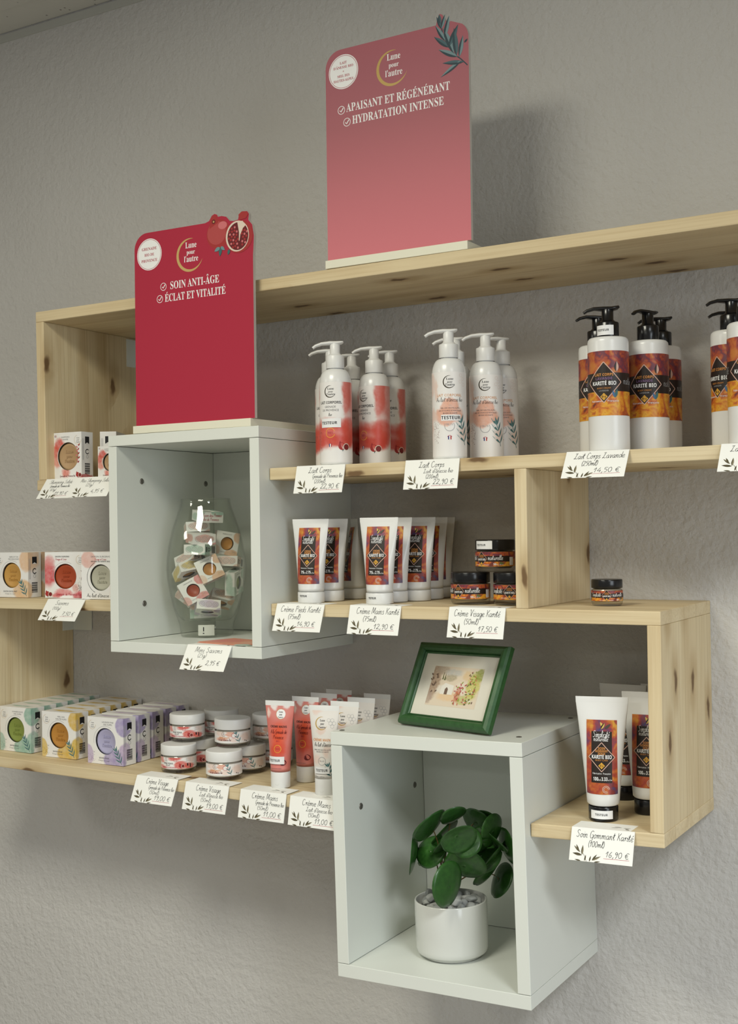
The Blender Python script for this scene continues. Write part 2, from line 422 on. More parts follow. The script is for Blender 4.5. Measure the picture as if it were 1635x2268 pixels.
class Dec:
    """flat printed shapes in (u, v), later wrapped on to a surface"""
    def __init__(s): s.it = []; s.lay = 0
    def up(s): s.lay += 1; return s
    def raw(s, V, F, m): s.it.append((V, F, m, s.lay))
    def poly(s, P, m, du=None):
        if du is None: s.raw(P, [tuple(range(len(P)))], m); return
        def clip(P, a, sg):
            o = []
            for i in range(len(P)):
                p, q = P[i], P[(i + 1) % len(P)]
                ip, iq = sg * (p[0] - a) >= 0, sg * (q[0] - a) >= 0
                if ip: o.append(p)
                if ip != iq:
                    t = (a - p[0]) / (q[0] - p[0]); o.append((a, p[1] + t * (q[1] - p[1])))
            return o
        x = min(p[0] for p in P); X = max(p[0] for p in P); n = max(1, math.ceil((X - x) / du))
        for i in range(n):
            Q = clip(clip(P, x + (X - x) * i / n, 1), x + (X - x) * (i + 1) / n, -1)
            if len(Q) > 2: s.raw(Q, [tuple(range(len(Q)))], m)
    def rect(s, x0, x1, y0, y1, m, du=None): s.poly([(x0, y0), (x1, y0), (x1, y1), (x0, y1)], m, du)
    def disc(s, cx, cy, r, m, n=20, ry=None, du=None):
        s.poly([(cx + r * math.cos(2 * PI * i / n), cy + (ry or r) * math.sin(2 * PI * i / n)) for i in range(n)], m, du)
    def ring(s, cx, cy, r0, r1, m, a0=0, a1=360, n=28, ky=1.0):
        V = []; F = []
        for i in range(n + 1):
            a = R(a0 + (a1 - a0) * i / n)
            V += [(cx + r0 * math.cos(a), cy + r0 * ky * math.sin(a)), (cx + r1 * math.cos(a), cy + r1 * ky * math.sin(a))]
        for i in range(n): F.append((2 * i, 2 * i + 1, 2 * i + 3, 2 * i + 2))
        s.raw(V, F, m)
    def moon(s, cx, cy, r, m, n=36):
        V = []; F = []
        for i in range(n + 1):
            t = i / n; a = R(75 + 265 * t); th = 0.17 * math.sin(PI * min(1, t * 1.02)) ** 0.8 + 0.012
            V += [(cx + r * (1 - th) * math.cos(a), cy + r * (1 - th) * math.sin(a)), (cx + r * math.cos(a), cy + r * math.sin(a))]
        for i in range(n): F.append((2 * i, 2 * i + 1, 2 * i + 3, 2 * i + 2))
        s.raw(V, F, m)
    def text(s, t, x, y, cap, m, font='sans', al='c', wid=None, sp=0.0):
        """cap is the capital height; wid fits the line to a width"""
        k = cap / 0.682
        adv = [glyph(c, font)[2] + sp for c in t]; W = sum(adv) * k
        kx = k * (wid / W if wid else 1); W = wid or W
        X = x - (W / 2 if al == 'c' else W if al == 'r' else 0)
        for c, a in zip(t, adv):
            V, F, _ = glyph(c, font)
            if F: s.raw([(X + p[0] * kx, y + p[1] * k) for p in V], F, m)
            X += a * kx
    def line(s, P, w_, m):
        V = []; n = len(P)
        for i, p in enumerate(P):
            a = P[max(i - 1, 0)]; b = P[min(i + 1, n - 1)]
            dx, dy = b[0] - a[0], b[1] - a[1]; L = math.hypot(dx, dy) or 1
            V += [(p[0] - dy / L * w_ / 2, p[1] + dx / L * w_ / 2), (p[0] + dy / L * w_ / 2, p[1] - dx / L * w_ / 2)]
        s.raw(V, [(2 * i, 2 * i + 1, 2 * i + 3, 2 * i + 2) for i in range(n - 1)], m)
    def hand(s, t, x, y, cap, m, w_=0.0004, al='l', wid=None, slant=0.12):
        k = cap / 20; W = sum(HAND[c][0] for c in t) * k
        kx = k * (wid / W if wid else 1); W = wid or W
        X = x - (W / 2 if al == 'c' else W if al == 'r' else 0)
        for c in t:
            a, st = HAND[c]
            for q in st.split(';'):
                f = [float(z) for z in q.split()]
                if f: s.line([(X + p[0] * kx + slant * p[1] * k, y + p[1] * k) for p in spline(list(zip(f[0::2], f[1::2])))], w_, m)
            X += a * kx
    def leaf(s, x, y, ang, L, w_, m, n=7, mid=None):
        c, q = math.cos(ang), math.sin(ang)
        top = [(L * i / n, w_ / 2 * math.sin(PI * (i / n) ** 0.85)) for i in range(n + 1)]
        P = top + [(a, -b) for a, b in reversed(top[1:-1])]
        s.poly([(x + a * c - b * q, y + a * q + b * c) for a, b in P], m)
        if mid:
            s.lay += 0.5
            P = top + [(a, b * 0.1) for a, b in reversed(top[1:-1])]
            s.poly([(x + a * c - b * q, y + a * q + b * c) for a, b in P], mid)
            s.lay -= 0.5
    def sprig(s, x, y, L, m, m2, ang=R(115), n=5, fat=0.22):
        """rosemary-like sprig growing from (x, y)"""
        dx, dy = math.cos(ang), math.sin(ang)
        s.line([(x, y), (x + dx * L * .85, y + dy * L * .85)], L * .03, m)
        for i in range(n):
            t = 0.12 + 0.7 * i / (n - 1)
            for sg in (1, -1):
                s.leaf(x + dx * L * t, y + dy * L * t, ang + sg * R(42 - 14 * t), L * (.46 - .12 * t), L * .46 * fat, m, mid=m2)
        s.leaf(x + dx * L * .8, y + dy * L * .8, ang, L * .34, L * .09, m, mid=m2)
    def pome(s, x, y, r):
        s.disc(x, y, r, POMR); s.poly([(x - r * .9, y + r * .7), (x - r * .55, y + r * 1.45), (x - r * .1, y + r * .9)], POMR)
        s.up().disc(x + r * 1.25, y - r * .15, r * .95, POMP)
        s.up().disc(x + r * 1.28, y - r * .17, r * .78, POMD)
        s.up()
        for i in range(9):
            a = i * 2.4; q = r * .62 * math.sqrt((i + .5) / 9)
            s.disc(x + r * 1.28 + q * math.cos(a), y - r * .17 + q * math.sin(a), r * .13, POMR, 6)
        s.leaf(x + r * .3, y - r * .8, R(250), r * .6, r * .25, SAGE)
    def logo(s, cx, cy, r, mm, mt, font='serif'):
        s.moon(cx, cy, r, mm)
        s.text('Lune', cx + r * .12, cy + r * .30, r * .36, mt, font)
        s.text('pour', cx + r * .12, cy - r * .14, r * .28, mt, font)
        s.text("l'autre", cx + r * .16, cy - r * .60, r * .36, mt, font)
    def barcode(s, x0, x1, y0, y1, m, horiz=False):
        rnd = random.Random(3); t = 0.0
        while t < 1:
            w_ = rnd.choice((.03, .05, .08)); a, b = t, min(1, t + w_)
            if horiz: s.rect(x0, x1, y0 + (y1 - y0) * a, y0 + (y1 - y0) * b, m)
            else: s.rect(x0 + (x1 - x0) * a, x0 + (x1 - x0) * b, y0, y1, m)
            t += w_ + rnd.choice((.03, .045))
    def flag(s, x, y, r):
        s.rect(x - r, x - r / 3, y - r, y + r, FRBLUE); s.rect(x - r / 3, x + r / 3, y - r, y + r, INKW); s.rect(x + r / 3, x + r, y - r, y + r, FRRED)
        s.ring(x, y, r * 1.25, r * 1.5, INKR, 20, 160, 10)
    def emit(s, mb, fmap, h0=0.0001, dh=0.0001):
        for q, (V, F, m, lay) in enumerate(s.it):
            mb.add([fmap(p[0], p[1], h0 + dh * lay + (q % 60) * 6e-7) for p in V], F, m)
    def build(s, name, fmap, parent, h0=0.0001, dh=0.0001):
        mb = MB(); s.emit(mb, fmap, h0, dh)
        return mb.build(name, parent)
def f_front(y0): return lambda u, v, h: (u, y0 - h, v)
def f_right(x0): return lambda u, v, h: (x0 + h, u, v)
def f_top(z0): return lambda u, v, h: (u, v, z0 + h)
def f_cyl(r): return lambda u, v, h: ((r + h) * math.sin(u / r), -(r + h) * math.cos(u / r), v)

# ================================================================== the setting
def struct(name, mb, **k): return tag(mb.build(name, **k), None, None, None, 'structure')
b = MB(); b.add([(-4, 0, 0), (4, 0, 0), (4, 0, 2.62), (-4, 0, 2.62)], [(0, 1, 2, 3)], WALL); b.box(-4, 4, 0.001, 0.1, 0, 2.62, WALL); struct('wall_back', b)
b = MB(); b.box(-4, 4, -5, 0.1, -0.1, 0, mat('grey_floor', (0.34, 0.32, 0.29), 0.6)); struct('floor', b)
b = MB()
b.box(-4, 4, -5, -0.084, 2.5575, 2.66, CEIL); b.box(-4, 4, -0.084, -0.003, 2.5600, 2.66, CEIL); struct('ceiling', b)
TRIM = mat('pale_trim_paint', (0.46, 0.46, 0.42), 0.5)
b = MB(); b.box(-4, 4, -0.0022, 0.001, 2.5415, 2.5572, TRIM); struct('trim_1', b)

# ================================================================== pine shelving
def zB(x): return 1.6391 + 0.0065 * x
def zA(x): return 1.9269 + 0.0038 * x
def zC(x): return 1.4353 + 0.0041 * (x - 0.3011)
def zD(x): return 1.1563 + 0.0354 * (x - 0.499)
def zL(x): return 1.1470 - 0.0101 * x
T = 0.018; D0 = -0.238
def board(name, root, x0, x1, zf):
    sh = (zf(1) - zf(0)); b = MB(); b.box(x0, x1, D0, -0.0005, zf(0) - T, zf(0), WOODX, shear=sh)
    return b.build(name, root, bevel=0.0012)
def upright(name, root, x0, z0, z1, lean=0.0):
    b = MB(); b.box(x0, x0 + T, D0, -0.0005, z0, z1, WOODZ, lean=lean); return b.build(name, root, bevel=0.0012)
def bracket(root, x, z0, z1, sx):
    b = MB(); b.box(x, x + 0.002, -0.03, -0.001, z0, z1, MELAMINE); b.box(x, x + 0.05, -0.003, -0.0008, z0, z1, MELAMINE)
    o = b.build('wall_bracket', root, bevel=0.0006); o['label'] = 'white corner bracket'

t = thing('pine_wall_shelf', (0, 0, 0), 'long upper pine shelf unit carrying the pink sign and the pump bottles', 'shelf', 'pine shelf units')
board('top_shelf', t, -0.5864, 1.25, zA)
upright('side_panel', t, -0.5864, zB(-.58), zA(-.58) - T, lean=-0.016)
board('lower_shelf', t, -0.5864, -0.3998, zB); board('lower_shelf', t, -0.0996, 1.25, zB)
bracket(t, -0.5684, 1.852, 1.9035, 1)
t = thing('pine_wall_shelf', (0, 0, 0), 'right-hand pine shelf unit framing the tall scrub tubes, below the pump bottles', 'shelf', 'pine shelf units')
board('top_shelf', t, -0.0996, 0.4985, zC)
upright('divider_panel', t, 0.3011, zC(.31), zB(.31) - T)
upright('side_panel', t, 0.4805, zD(.49), zC(.49) - T)
board('bottom_shelf', t, 0.3180, 0.4990, zD)
t = thing('pine_wall_shelf', (0, 0, 0), 'lower left pine shelf unit holding the coloured soap boxes', 'shelf', 'pine shelf units')
board('top_shelf', t, -0.80, -0.3998, zC); upright('side_panel', t, -0.755, zL(-.75), zC(-.75) - T); board('bottom_shelf', t, -0.80, 0.0160, zL)
bracket(t, -0.737, 1.356, 1.395, 1)

# ================================================================== white cube shelves
def cube_shelf(x0, x1, z0, z1, yf, tk, roll, label, screws, topscrews):
    xc, zc = (x0 + x1) / 2, (z0 + z1) / 2
    t = thing('cube_shelf', (xc, 0, zc), label, 'cube shelf', 'white cube shelves'); t.rotation_euler = (0, -roll, 0)
    X0, X1, Z0, Z1 = x0 - xc, x1 - xc, z0 - zc, z1 - zc; g = 0.0007
    def pan(n, *a):
        b = MB(); b.box(*a, MELAMINE); return b.build(n, t, bevel=0.0007)
    pan('top_panel', X0, X1, yf, -0.0005, Z1 - tk, Z1); pan('bottom_panel', X0, X1, yf, -0.0005, Z0, Z0 + tk)
    pan('side_panel', X0, X0 + tk, yf, -0.0005, Z0 + tk + g, Z1 - tk - g); pan('side_panel', X1 - tk, X1, yf, -0.0005, Z0 + tk + g, Z1 - tk - g)
    pan('back_panel', X0 + tk + .0006, X1 - tk - .0006, -0.012, -0.003, Z0 + tk + .0006, Z1 - tk - .0006)
    for (y, z) in screws:
        b = MB(); b.lathe([(0.0001, .0016), (.0016, .0010), (.0019, .0017), (.0042, .0011), (.0050, 0)], SCREW, 20)
        o = b.build('screw', t); o.rotation_euler = (0, PI / 2, 0); o.location = (X0 + tk + .0001, y, z - zc)
    for (x, y) in topscrews:
        b = MB(); b.lathe([(0.0001, .0001), (.0014, .0001), (.0018, .0009), (.0034, .0007), (.0040, 0)], SCREW, 20)
        o = b.build('screw', t); o.location = (x - xc, y, Z1 + .0001)
    return t
cube_shelf(-0.3992, -0.1003, 1.3518, 1.7011, -0.2637, 0.0172, 0.003, 'upper white cube shelf with the glass vase inside and the red sign on top',
           [(-.2033, 1.6286), (-.0335, 1.6287), (-.2005, 1.4264), (-.034, 1.4262)], [])
cube_shelf(0.0184, 0.3183, 0.9043, 1.2554, -0.2552, 0.0188, 0.0234, 'lower white cube shelf with the potted plant inside and the green picture frame on top',
           [(-.2077, 1.1398), (-.0407, 1.1397)], [(.0287, -.2393), (.2957, -.2121), (.3, -.03)])
def b2(x, y, dz=0.0, top=True):
    """a point on the tilted lower cube: its top, or its inner floor"""
    xc, zc, r = 0.16835, 1.07985, 0.0234
    lz = (1.2554 - zc) if top else (0.9043 + 0.0188 - zc)
    return (x, y, zc + (x - xc) * math.tan(r) + lz / math.cos(r) + dz)

# ================================================================== the two display signs
def sign_outline(bumps):
    W, H, r = 0.2335, 0.307, 0.026
    P = [(0, 0), (W, 0)]
    P += bumps if bumps else []
    arc = lambda cx, cy, a0, a1: [(cx + r * math.cos(R(a0 + (a1 - a0) * i / 10)), cy + r * math.sin(R(a0 + (a1 - a0) * i / 10))) for i in range(11)]
    return P, arc, W, H, r
def sign(name, loc, label, front, outline, deco, basey, based, edge):
    t = thing(name, loc, label, 'sign', 'display signs')
    th = 0.006; n = len(outline); b = MB()
    V = [(x, -th / 2, z) for x, z in outline] + [(x, th / 2, z) for x, z in outline]
    zm = 0.31
    b.add(V[:n], [tuple(range(n))], front, [(x / .2335, z / zm) for x, z in outline])
    b.add(V[n:], [tuple(reversed(range(n)))], edge)
    b.add(V, [(i, i + n, (i + 1) % n + n, (i + 1) % n) for i in range(n)], edge)
    b.build('sign_board', t)
    for nm, d in deco: d.build(nm, f_front(-th / 2), t)
    b = MB(); b.box(-0.0035, 0.2285, basey - loc[1], basey - loc[1] + based, -0.0125, -0.0002, mat('pale_base_board', (0.76, 0.74, 0.60), 0.5))
    b.build('base_board', t, bevel=0.0008)
    return t
def sign_mat(name, stops):
    m, nt, bs = newmat(name)
    uv = nd(nt, 'ShaderNodeTexCoord').outputs['UV']; sep = nd(nt, 'ShaderNodeSeparateXYZ'); nt.links.new(uv, sep.inputs[0])
    nt.links.new(ramp(nt, sep.outputs[1], stops), bs.inputs['Base Color']); bs.inputs['Roughness'].default_value = 0.62; bs.inputs['Specular IOR Level'].default_value = 0.25
    return m
def checks(d, x, y, r, m):
    d.ring(x, y, r * .86, r, m); d.line([(x - r * .45, y), (x - r * .1, y - r * .38), (x + r * .55, y + r * .5)], r * .24, m)
EDGE = mat('pale_sign_edge', (0.55, 0.51, 0.46), 0.6)
P, arc, W, H, r = sign_outline(None)
# red sign, its top right corner cut round the printed fruit
out = [(0, 0), (W, 0), (W, .245), (.2345, .258), (.2355, .275), (.2325, .292), (.2255, .300), (.2268, .309), (.2235, .3135), (.214, .3145), (.208, .310), (.2065, .303), (.198, .302), (.191, .303),
       (.184, .3105), (.175, .3130), (.1685, .3125), (.1660, .3165), (.1615, .3180), (.1565, .316), (.151, .3085), (.143, .3062)] + arc(r, H - r, 90, 180)
d = Dec()
d.disc(.0308, .2720, .0253, INKW, 40); d.up().ring(.0308, .2720, .0233, .0239, INKR, n=40)
for i, s_ in enumerate(('GRENADE', 'BIO DE', 'PROVENCE')): d.text(s_, .0308, .2788 - .0094 * i, .0044, INKR, 'serif', wid=(.031, .020, .033)[i])
txt = Dec(); txt.text('SOIN ANTI-ÂGE', .1208, .2120, .0118, INKW, 'serif', wid=.097); txt.text('ÉCLAT ET VITALITÉ', .1215, .1930, .0118, INKW, 'serif', wid=.120)
checks(txt, .0590, .2173, .0062, INKW); checks(txt, .0515, .1985, .0062, INKW)
lg = Dec(); lg.moon(.1122, .2610, .0262, GOLD); 
lg.text('Lune', .1150, .2720, .0092, INKW, 'serif', wid=.0225); lg.text('pour', .1145, .2622, .0068, INKW, 'serif', wid=.0165); lg.text("l'autre", .1150, .2505, .0092, INKW, 'serif', wid=.0285)
fr = Dec()
fr.disc(.1690, .2860, .0228, POMR, 36, ry=.0225); fr.up().disc(.1655, .2880, .0180, mat('pomegranate_red_light_ink', (.42, .05, .05), .5), 28); fr.disc(.1770, .2985, .0085, POML, 20, ry=.006)
fr.poly([(.1520, .2960), (.1530, .3080), (.1580, .3160), (.1660, .3150), (.1670, .3090), (.1690, .3040)], POMR); fr.up().disc(.1600, .3060, .0036, POMD, 10); fr.disc(.1600, .3060, .0016, GOLD, 8)
fr.up().disc(.2080, .2770, .0260, POMR, 36, ry=.0248); fr.up().disc(.2050, .2780, .0218, POMP, 30, ry=.0235); fr.up().disc(.2060, .2778, .0196, POMD, 30, ry=.0212)
fr.poly([(.2100, .3020), (.2075, .3100), (.2130, .3140), (.2230, .3130), (.2260, .3090), (.2215, .3030)], POMR)
fr.up()
for i in range(46):
    a = i * 2.39996; q = math.sqrt((i + .5) / 46)
    x, y = .2060 + .0186 * q * math.cos(a), .2778 + .0198 * q * math.sin(a)
    if abs((x - .2085) + (y - .279) * .2) < .0026: continue
    fr.disc(x, y, .0019, POMR if i % 3 else POML, 7)
fr.poly([(.2055, .2990), (.2150, .3000), (.2215, .2930), (.2160, .2890), (.2110, .2800), (.2090, .2700), (.2080, .2710), (.2085, .2830)], POMP)
fr.leaf(.1720, .2650, R(205), .012, .006, SAGE2); fr.leaf(.1735, .2650, R(262), .014, .006, SAGE); fr.leaf(.1735, .2660, R(320), .010, .005, SAGE2); fr.leaf(.1900, .2600, R(250), .009, .005, SAGE)
sign('display_sign', (-0.3445, -0.255, 1.7140), 'red upright sign with a printed pomegranate standing on the upper white cube', sign_mat('red_print', [(0, (.405, .024, .052)), (1, (.405, .024, .052))]), out,
     [('badge', d), ('slogan', txt), ('logo', lg), ('fruit_print', fr)], -0.2625, .245, EDGE)
# pink sign with the blue-green sprig
out = [(0, 0), (W, 0), (W, H - r)] + arc(W - r, H - r, 0, 50) + [(.2070, .3085), (.2010, .3075), (.1975, .313), (.1935, .3205), (.1895, .3225), (.1855, .315), (.1835, .3075)] + arc(r, H - r, 90, 180)
d = Dec()
d.disc(.0308, .2735, .0253, INKW, 40); d.up().ring(.0308, .2735, .0233, .0239, INKR, n=40)
for i, s_ in enumerate(("LAIT", "D'ÂNESSE BIO", '+', 'MIEL DES', 'HAUTES-ALPES')): d.text(s_, .0308, .2850 - .0064 * i, .0036, INKR, 'serif', wid=(.012, .034, .003, .021, .034)[i])
txt = Dec(); txt.text('APAISANT ET RÉGÉNÉRANT', .1195, .2135, .0118, INKW, 'serif', wid=.1690); txt.text('HYDRATATION INTENSE', .1195, .1942, .0118, INKW, 'serif', wid=.1495)
checks(txt, .0265, .2175, .0062, INKW); checks(txt, .0358, .1985, .0062, INKW)
lg = Dec(); lg.moon(.1122, .2625, .0258, GOLD)
lg.text('Lune', .1150, .2742, .0092, INKW, 'serif', wid=.0225); lg.text('pour', .1150, .2635, .0068, INKW, 'serif', wid=.0165); lg.text("l'autre", .1150, .2510, .0092, INKW, 'serif', wid=.0285)
sp = Dec(); BL1 = mat('slate_blue_leaf_ink', (.055, .115, .135), .5, .3); BL2 = mat('pale_slate_leaf_ink', (.16, .25, .27), .5, .3); BL3 = mat('dark_slate_leaf_ink', (.02, .045, .06), .5, .3)
sp.line(spline([(.2315, .2420), (.222, .252), (.2130, .2600), (.204, .272), (.1960, .2880), (.192, .303), (.1895, .319)]), .0016, BL3); sp.up()
for (x, y, a, L, w_, m_) in ((.2265, .2475, 172, .034, .0062, BL1), (.2225, .2505, 208, .037, .0060, BL2), (.2170, .2565, 152, .034, .0075, BL2), (.2150, .2580, 95, .040, .0085, BL1), (.2110, .2620, 112, .043, .0085, BL2),
        (.2040, .2720, 140, .031, .0070, BL1), (.2030, .2730, 62, .032, .0080, BL1), (.1985, .2820, 122, .030, .0065, BL2), (.1965, .2870, 75, .031, .0070, BL2), (.1925, .3000, 112, .021, .0050, BL1),
        (.1920, .3010, 72, .020, .0055, BL2), (.1905, .3080, 98, .014, .0050, BL1), (.2190, .2555, 78, .030, .0070, BL2), (.2270, .2740, 40, .0068, .0030, BL3)):
    sp.leaf(x, y, R(a), L, w_, m_, mid=BL3)
sign('display_sign', (0.0080, -0.232, 1.9405), 'pink upright sign with a printed blue-green sprig standing on the top shelf',
     sign_mat('pink_gradient_print', [(0.0, (.620, .185, .215)), (0.3, (.52, .165, .190)), (0.62, (.395, .135, .155)), (0.85, (.375, .125, .150)), (1.0, (.385, .120, .145))]), out,
     [('badge', d), ('slogan', txt), ('logo', lg), ('sprig_print', sp)], -0.2372, .15, EDGE)

# ================================================================== products: pump bottles
def circ(cx, cy, cz, rx, rz, tx, n=14):
    """an ellipse ring in the plane across direction tx (in x-z), for the pump nozzle"""
    return [(cx + rz * math.sin(2 * PI * i / n) * -tx[1], cy + rx * math.cos(2 * PI * i / n), cz + rz * math.sin(2 * PI * i / n) * tx[0]) for i in range(n)]
def pump_part(parent, m, z0, rc, hc, hs, rs, L, style, ang):
    """collar, stem and nozzle; the nozzle points along local -x before turning"""
    b = MB()
    b.lathe([(rc * .97, z0), (rc, z0 + .001), (rc, z0 + hc - .0012), (rc * .96, z0 + hc), (rs * 1.35, z0 + hc + .0008), (rs * 1.25, z0 + hc + .002), (rs, z0 + hc + .0035), (rs, z0 + hc + hs - .004), (rs * .9, z0 + hc + hs)], m, 32, cap1=True)
    zt = z0 + hc + hs
    if style == 'slim':
        pts = [(.0125, .0004, .0050, .0014), (.0095, -.0006, .0078, .0026), (.002, -.0016, .0082, .0034), (-.008, -.0012, .0066, .0031), (-.020, -.0022, .0052, .0026), (-.029, -.0052, .0042, .0023), (-L, -.0085, .0036, .0021)]
    else:
        pts = [(.0150, .0008, .0050, .0018), (.0125, -.0008, .0085, .0027), (.005, -.0022, .0092, .0034), (-.006, -.0016, .0080, .0031), (-.018, -.0012, .0056, .0024), (-.027, -.0036, .0044, .0022), (-L, -.0066, .0036, .0019)]
    rings = []
    for i, (x, z, wy, wz) in enumerate(pts):
        a = pts[max(i - 1, 0)]; c = pts[min(i + 1, len(pts) - 1)]; dx, dz = c[0] - a[0], c[1] - a[1]; l = math.hypot(dx, dz)
        rings.append(circ(x, 0, zt + z, wy, wz, (dx / l, dz / l)))
    b.loft(rings, m)
    o = b.build('pump', parent); o.rotation_euler = (0, 0, ang)
    return o
def turn_pump(root, ang):
    for c in kids(root):
        if c.name.startswith('pump'): c.rotation_euler = (0, 0, ang)

CORAL = (0.60, 0.075, 0.050); PINKC = (0.66, 0.22, 0.19); PEACH = (0.72, 0.38, 0.27); PALE = (0.76, 0.60, 0.53); WB = (0.79, 0.77, 0.75)
M_GREN = watercolor('pomegranate_label_print', WB, [(.95, .86, .26, .40, PINKC, .4), (.76, .86, .11, .36, (.62, .13, .10), .45), (.08, .84, .22, .26, PINKC, .5), (.05, .45, .25, .34, PINKC, .6), (.50, .47, .60, .12, PINKC, .7), (.50, .33, .60, .19, CORAL, .40), (.85, .40, .25, .22, CORAL, .5), (.22, .33, .24, .22, CORAL, .5), (.62, .27, .40, .11, (.55, .055, .035), .6)], 3.0, .09, .38)
M_ANES = watercolor('donkey_milk_label_print', WB, [(.10, .86, .20, .16, PALE, .4), (.29, .80, .06, .16, PALE, .5), (.49, .60, .14, .11, PEACH, .3), (.46, .48, .27, .13, PEACH, .3), (.20, .50, .12, .10, PALE, .5), (.72, .27, .12, .10, PALE, .5), (.12, .34, .09, .16, PALE, .4)], 4.0, .10, .38)

def lune_bottle(kind):
    t = thing('pump_bottle', (0, 0, 0), 'x', 'pump bottle')
    rb = 0.0242; b = MB()
    prof = [(.0001, .0004), (rb - .003, 0), (rb - .0006, .0012), (rb, .0035), (rb, .1180)]
    for i in range(1, 9):
        a = PI / 2 * i / 8; prof.append((.0118 + (rb - .0118) * math.cos(a) ** .8 if i < 8 else .0118, .1180 + .0255 * math.sin(a)))
    prof.append((.0118, .1450)); b.lathe(prof, WHITE_PL, 48); b.build('bottle', t)
    rl = rb + .00018; b = MB(); a = R(118)
    b.lathe([(rl, .0040 + .1190 * i / 2) for i in range(3)], M_GREN if kind == 'g' else M_ANES, 40, a0=-a, a1=a)
    lb = b.build('label', t)
    d = Dec(); n4 = .004
    if kind == 'g':
        d.logo(-.001, .1085, .0090, INKB, INK); d.text('LAIT CORPOREL', -.001, .0905, .0038, INK, 'bold', wid=.0360)
        d.text('GRENADE', -.001, .0845, .0030, INKG, wid=.0175); d.text('DE PROVENCE', -.001, .0795, .0030, INKG, wid=.0265); d.hand('bio', -.0035, .0725, .0044, INK, .0004)
        d.ring(-.001, .0475, .0066, .0073, AMBER, 20, 340); d.text('98%', -.001, .0460, .0032, INKR, 'bold')
        d.flag(-.001, .0290, .0022); d.pome(.0165, .0275, .0056)
        rnd = random.Random(5)
        for i in range(40): d.disc(-.0215 + rnd.uniform(-.005, .005), .036 + rnd.uniform(-.014, .014), .0004, POMD, 5)
    else:
        d.logo(-.001, .1085, .0090, INKB, INK); d.text('LAIT CORPOREL', -.001, .0880, .0036, ORANGE, wid=.0375); d.hand("Au lait d'ânesse bio", -.001, .0810, .0058, INK, .00036, al='c', wid=.0400)
        d.rect(-.002, .002, .0755, .0758, INKLT)
        for i, s_ in enumerate(('MIEL DES HAUTES-ALPES', 'EAU DE SOURCE DE MONTAGNE', 'BEURRE DE KARITÉ')): d.text(s_, 0, .0708 - .0036 * i, .0019, INKG, wid=(.028, .033, .021)[i])
        d.ring(-.001, .0465, .0066, .0074, INKLT, 150, 395, 16); d.text('98,1%', -.001, .0475, .0028, INKLT); d.flag(-.001, .0300, .0024)
        d.sprig(.0238, .020, .038, SAGE, SAGE2, R(103), 4, .17)
        rnd = random.Random(6)
        for i in range(46): d.disc(-.0215 + rnd.uniform(-.0055, .0055), .038 + rnd.uniform(-.015, .015), .00042, POMD, 5)
        for (x, y) in ((.017, .118), (.0205, .113), (.0160, .109), (.0215, .105)): d.ring(x, y, .0024, .0026, PALEINK, n=6)
    d.build('lettering', f_cyl(rl), lb)
    pump_part(t, WHITE_CAP, .1447, .0137, .0195, .0205, .0076, .0335, 'slim', R(25))
    return t
PALEINK = mat('peach_ink', (0.62, 0.40, 0.32), .5)
def sticker(root, x0, x1, y0, y1, fm, cap, txtx, ink=INK):
    d = Dec(); d.rect(x0, x1, y0, y1, STICKER, .003); d.up().text('TESTEUR', txtx, (y0 + y1) / 2 - cap / 2, cap, ink, 'bold')
    o = d.build('tester_sticker', fm, root, h0=.0006); o['label'] = 'white sticker reading TESTEUR'
    return o
ZP = .0007
mk_g = Maker(lambda: lune_bottle('g')); mk_a = Maker(lambda: lune_bottle('a'))
def put(mk, x, y, zf, label, rz, group, pang=None, dz=ZP):
    o = mk((x, y, zf(x) + dz), label, R(rz), group)
    if pang is not None: turn_pump(o, R(pang))
    return o
gG = 'pomegranate body milk bottles'; gA = 'donkey milk body milk bottles'; gK = 'black-pumped shea body milk bottles'
# pump angle is relative to the bottle; nozzles point to the left of the view
put(mk_g, .0206, -.1258, zB, 'red-labelled white pump bottle right of the pomegranate tester, in front of the last one', -13, gG, 42)
put(mk_g, -.0479, -.1436, zB, 'red-labelled white pump bottle mostly hidden behind the pomegranate tester, its nozzle below the tester nozzle', 14, gG, 16)
put(mk_g, -.0468, -.0810, zB, 'red-labelled white pump bottle at the back between the pomegranate tester and its right neighbour', 13, gG, 20)
put(mk_g, .0196, -.0752, zB, 'red-labelled white pump bottle at the right end behind its group', 18, gG, 12)
o = put(mk_g, -.0006, -.2050, zB, 'red-labelled white pump bottle with the TESTEUR sticker, foremost of its group', 14, gG, 17)
sticker(o, -.0165, .0150, .0555, .0690, f_cyl(.0242), .0040, -.0030)
put(mk_a, .1612, -.1274, zB, 'peach-labelled white pump bottle hidden behind the donkey milk tester', 26, gA, 4)
put(mk_a, .2143, -.1359, zB, 'peach-labelled white pump bottle right of the donkey milk tester', 23, gA, 5)
put(mk_a, .2166, -.0862, zB, 'peach-labelled white pump bottle at the back right of its group', 25, gA, 40)
o = put(mk_a, .1864, -.1996, zB, 'peach-labelled white pump bottle printed TESTEUR, foremost of its group', 29, gA, 0)
d = Dec(); d.rect(-.0130, .0155, .0540, .0625, STICKER, .003); d.up().text('TESTEUR', .001, .0560, .0044, INK, 'bold'); d.build('tester_sticker', f_cyl(.0242), o, h0=.0006)['label'] = 'white sticker reading TESTEUR'

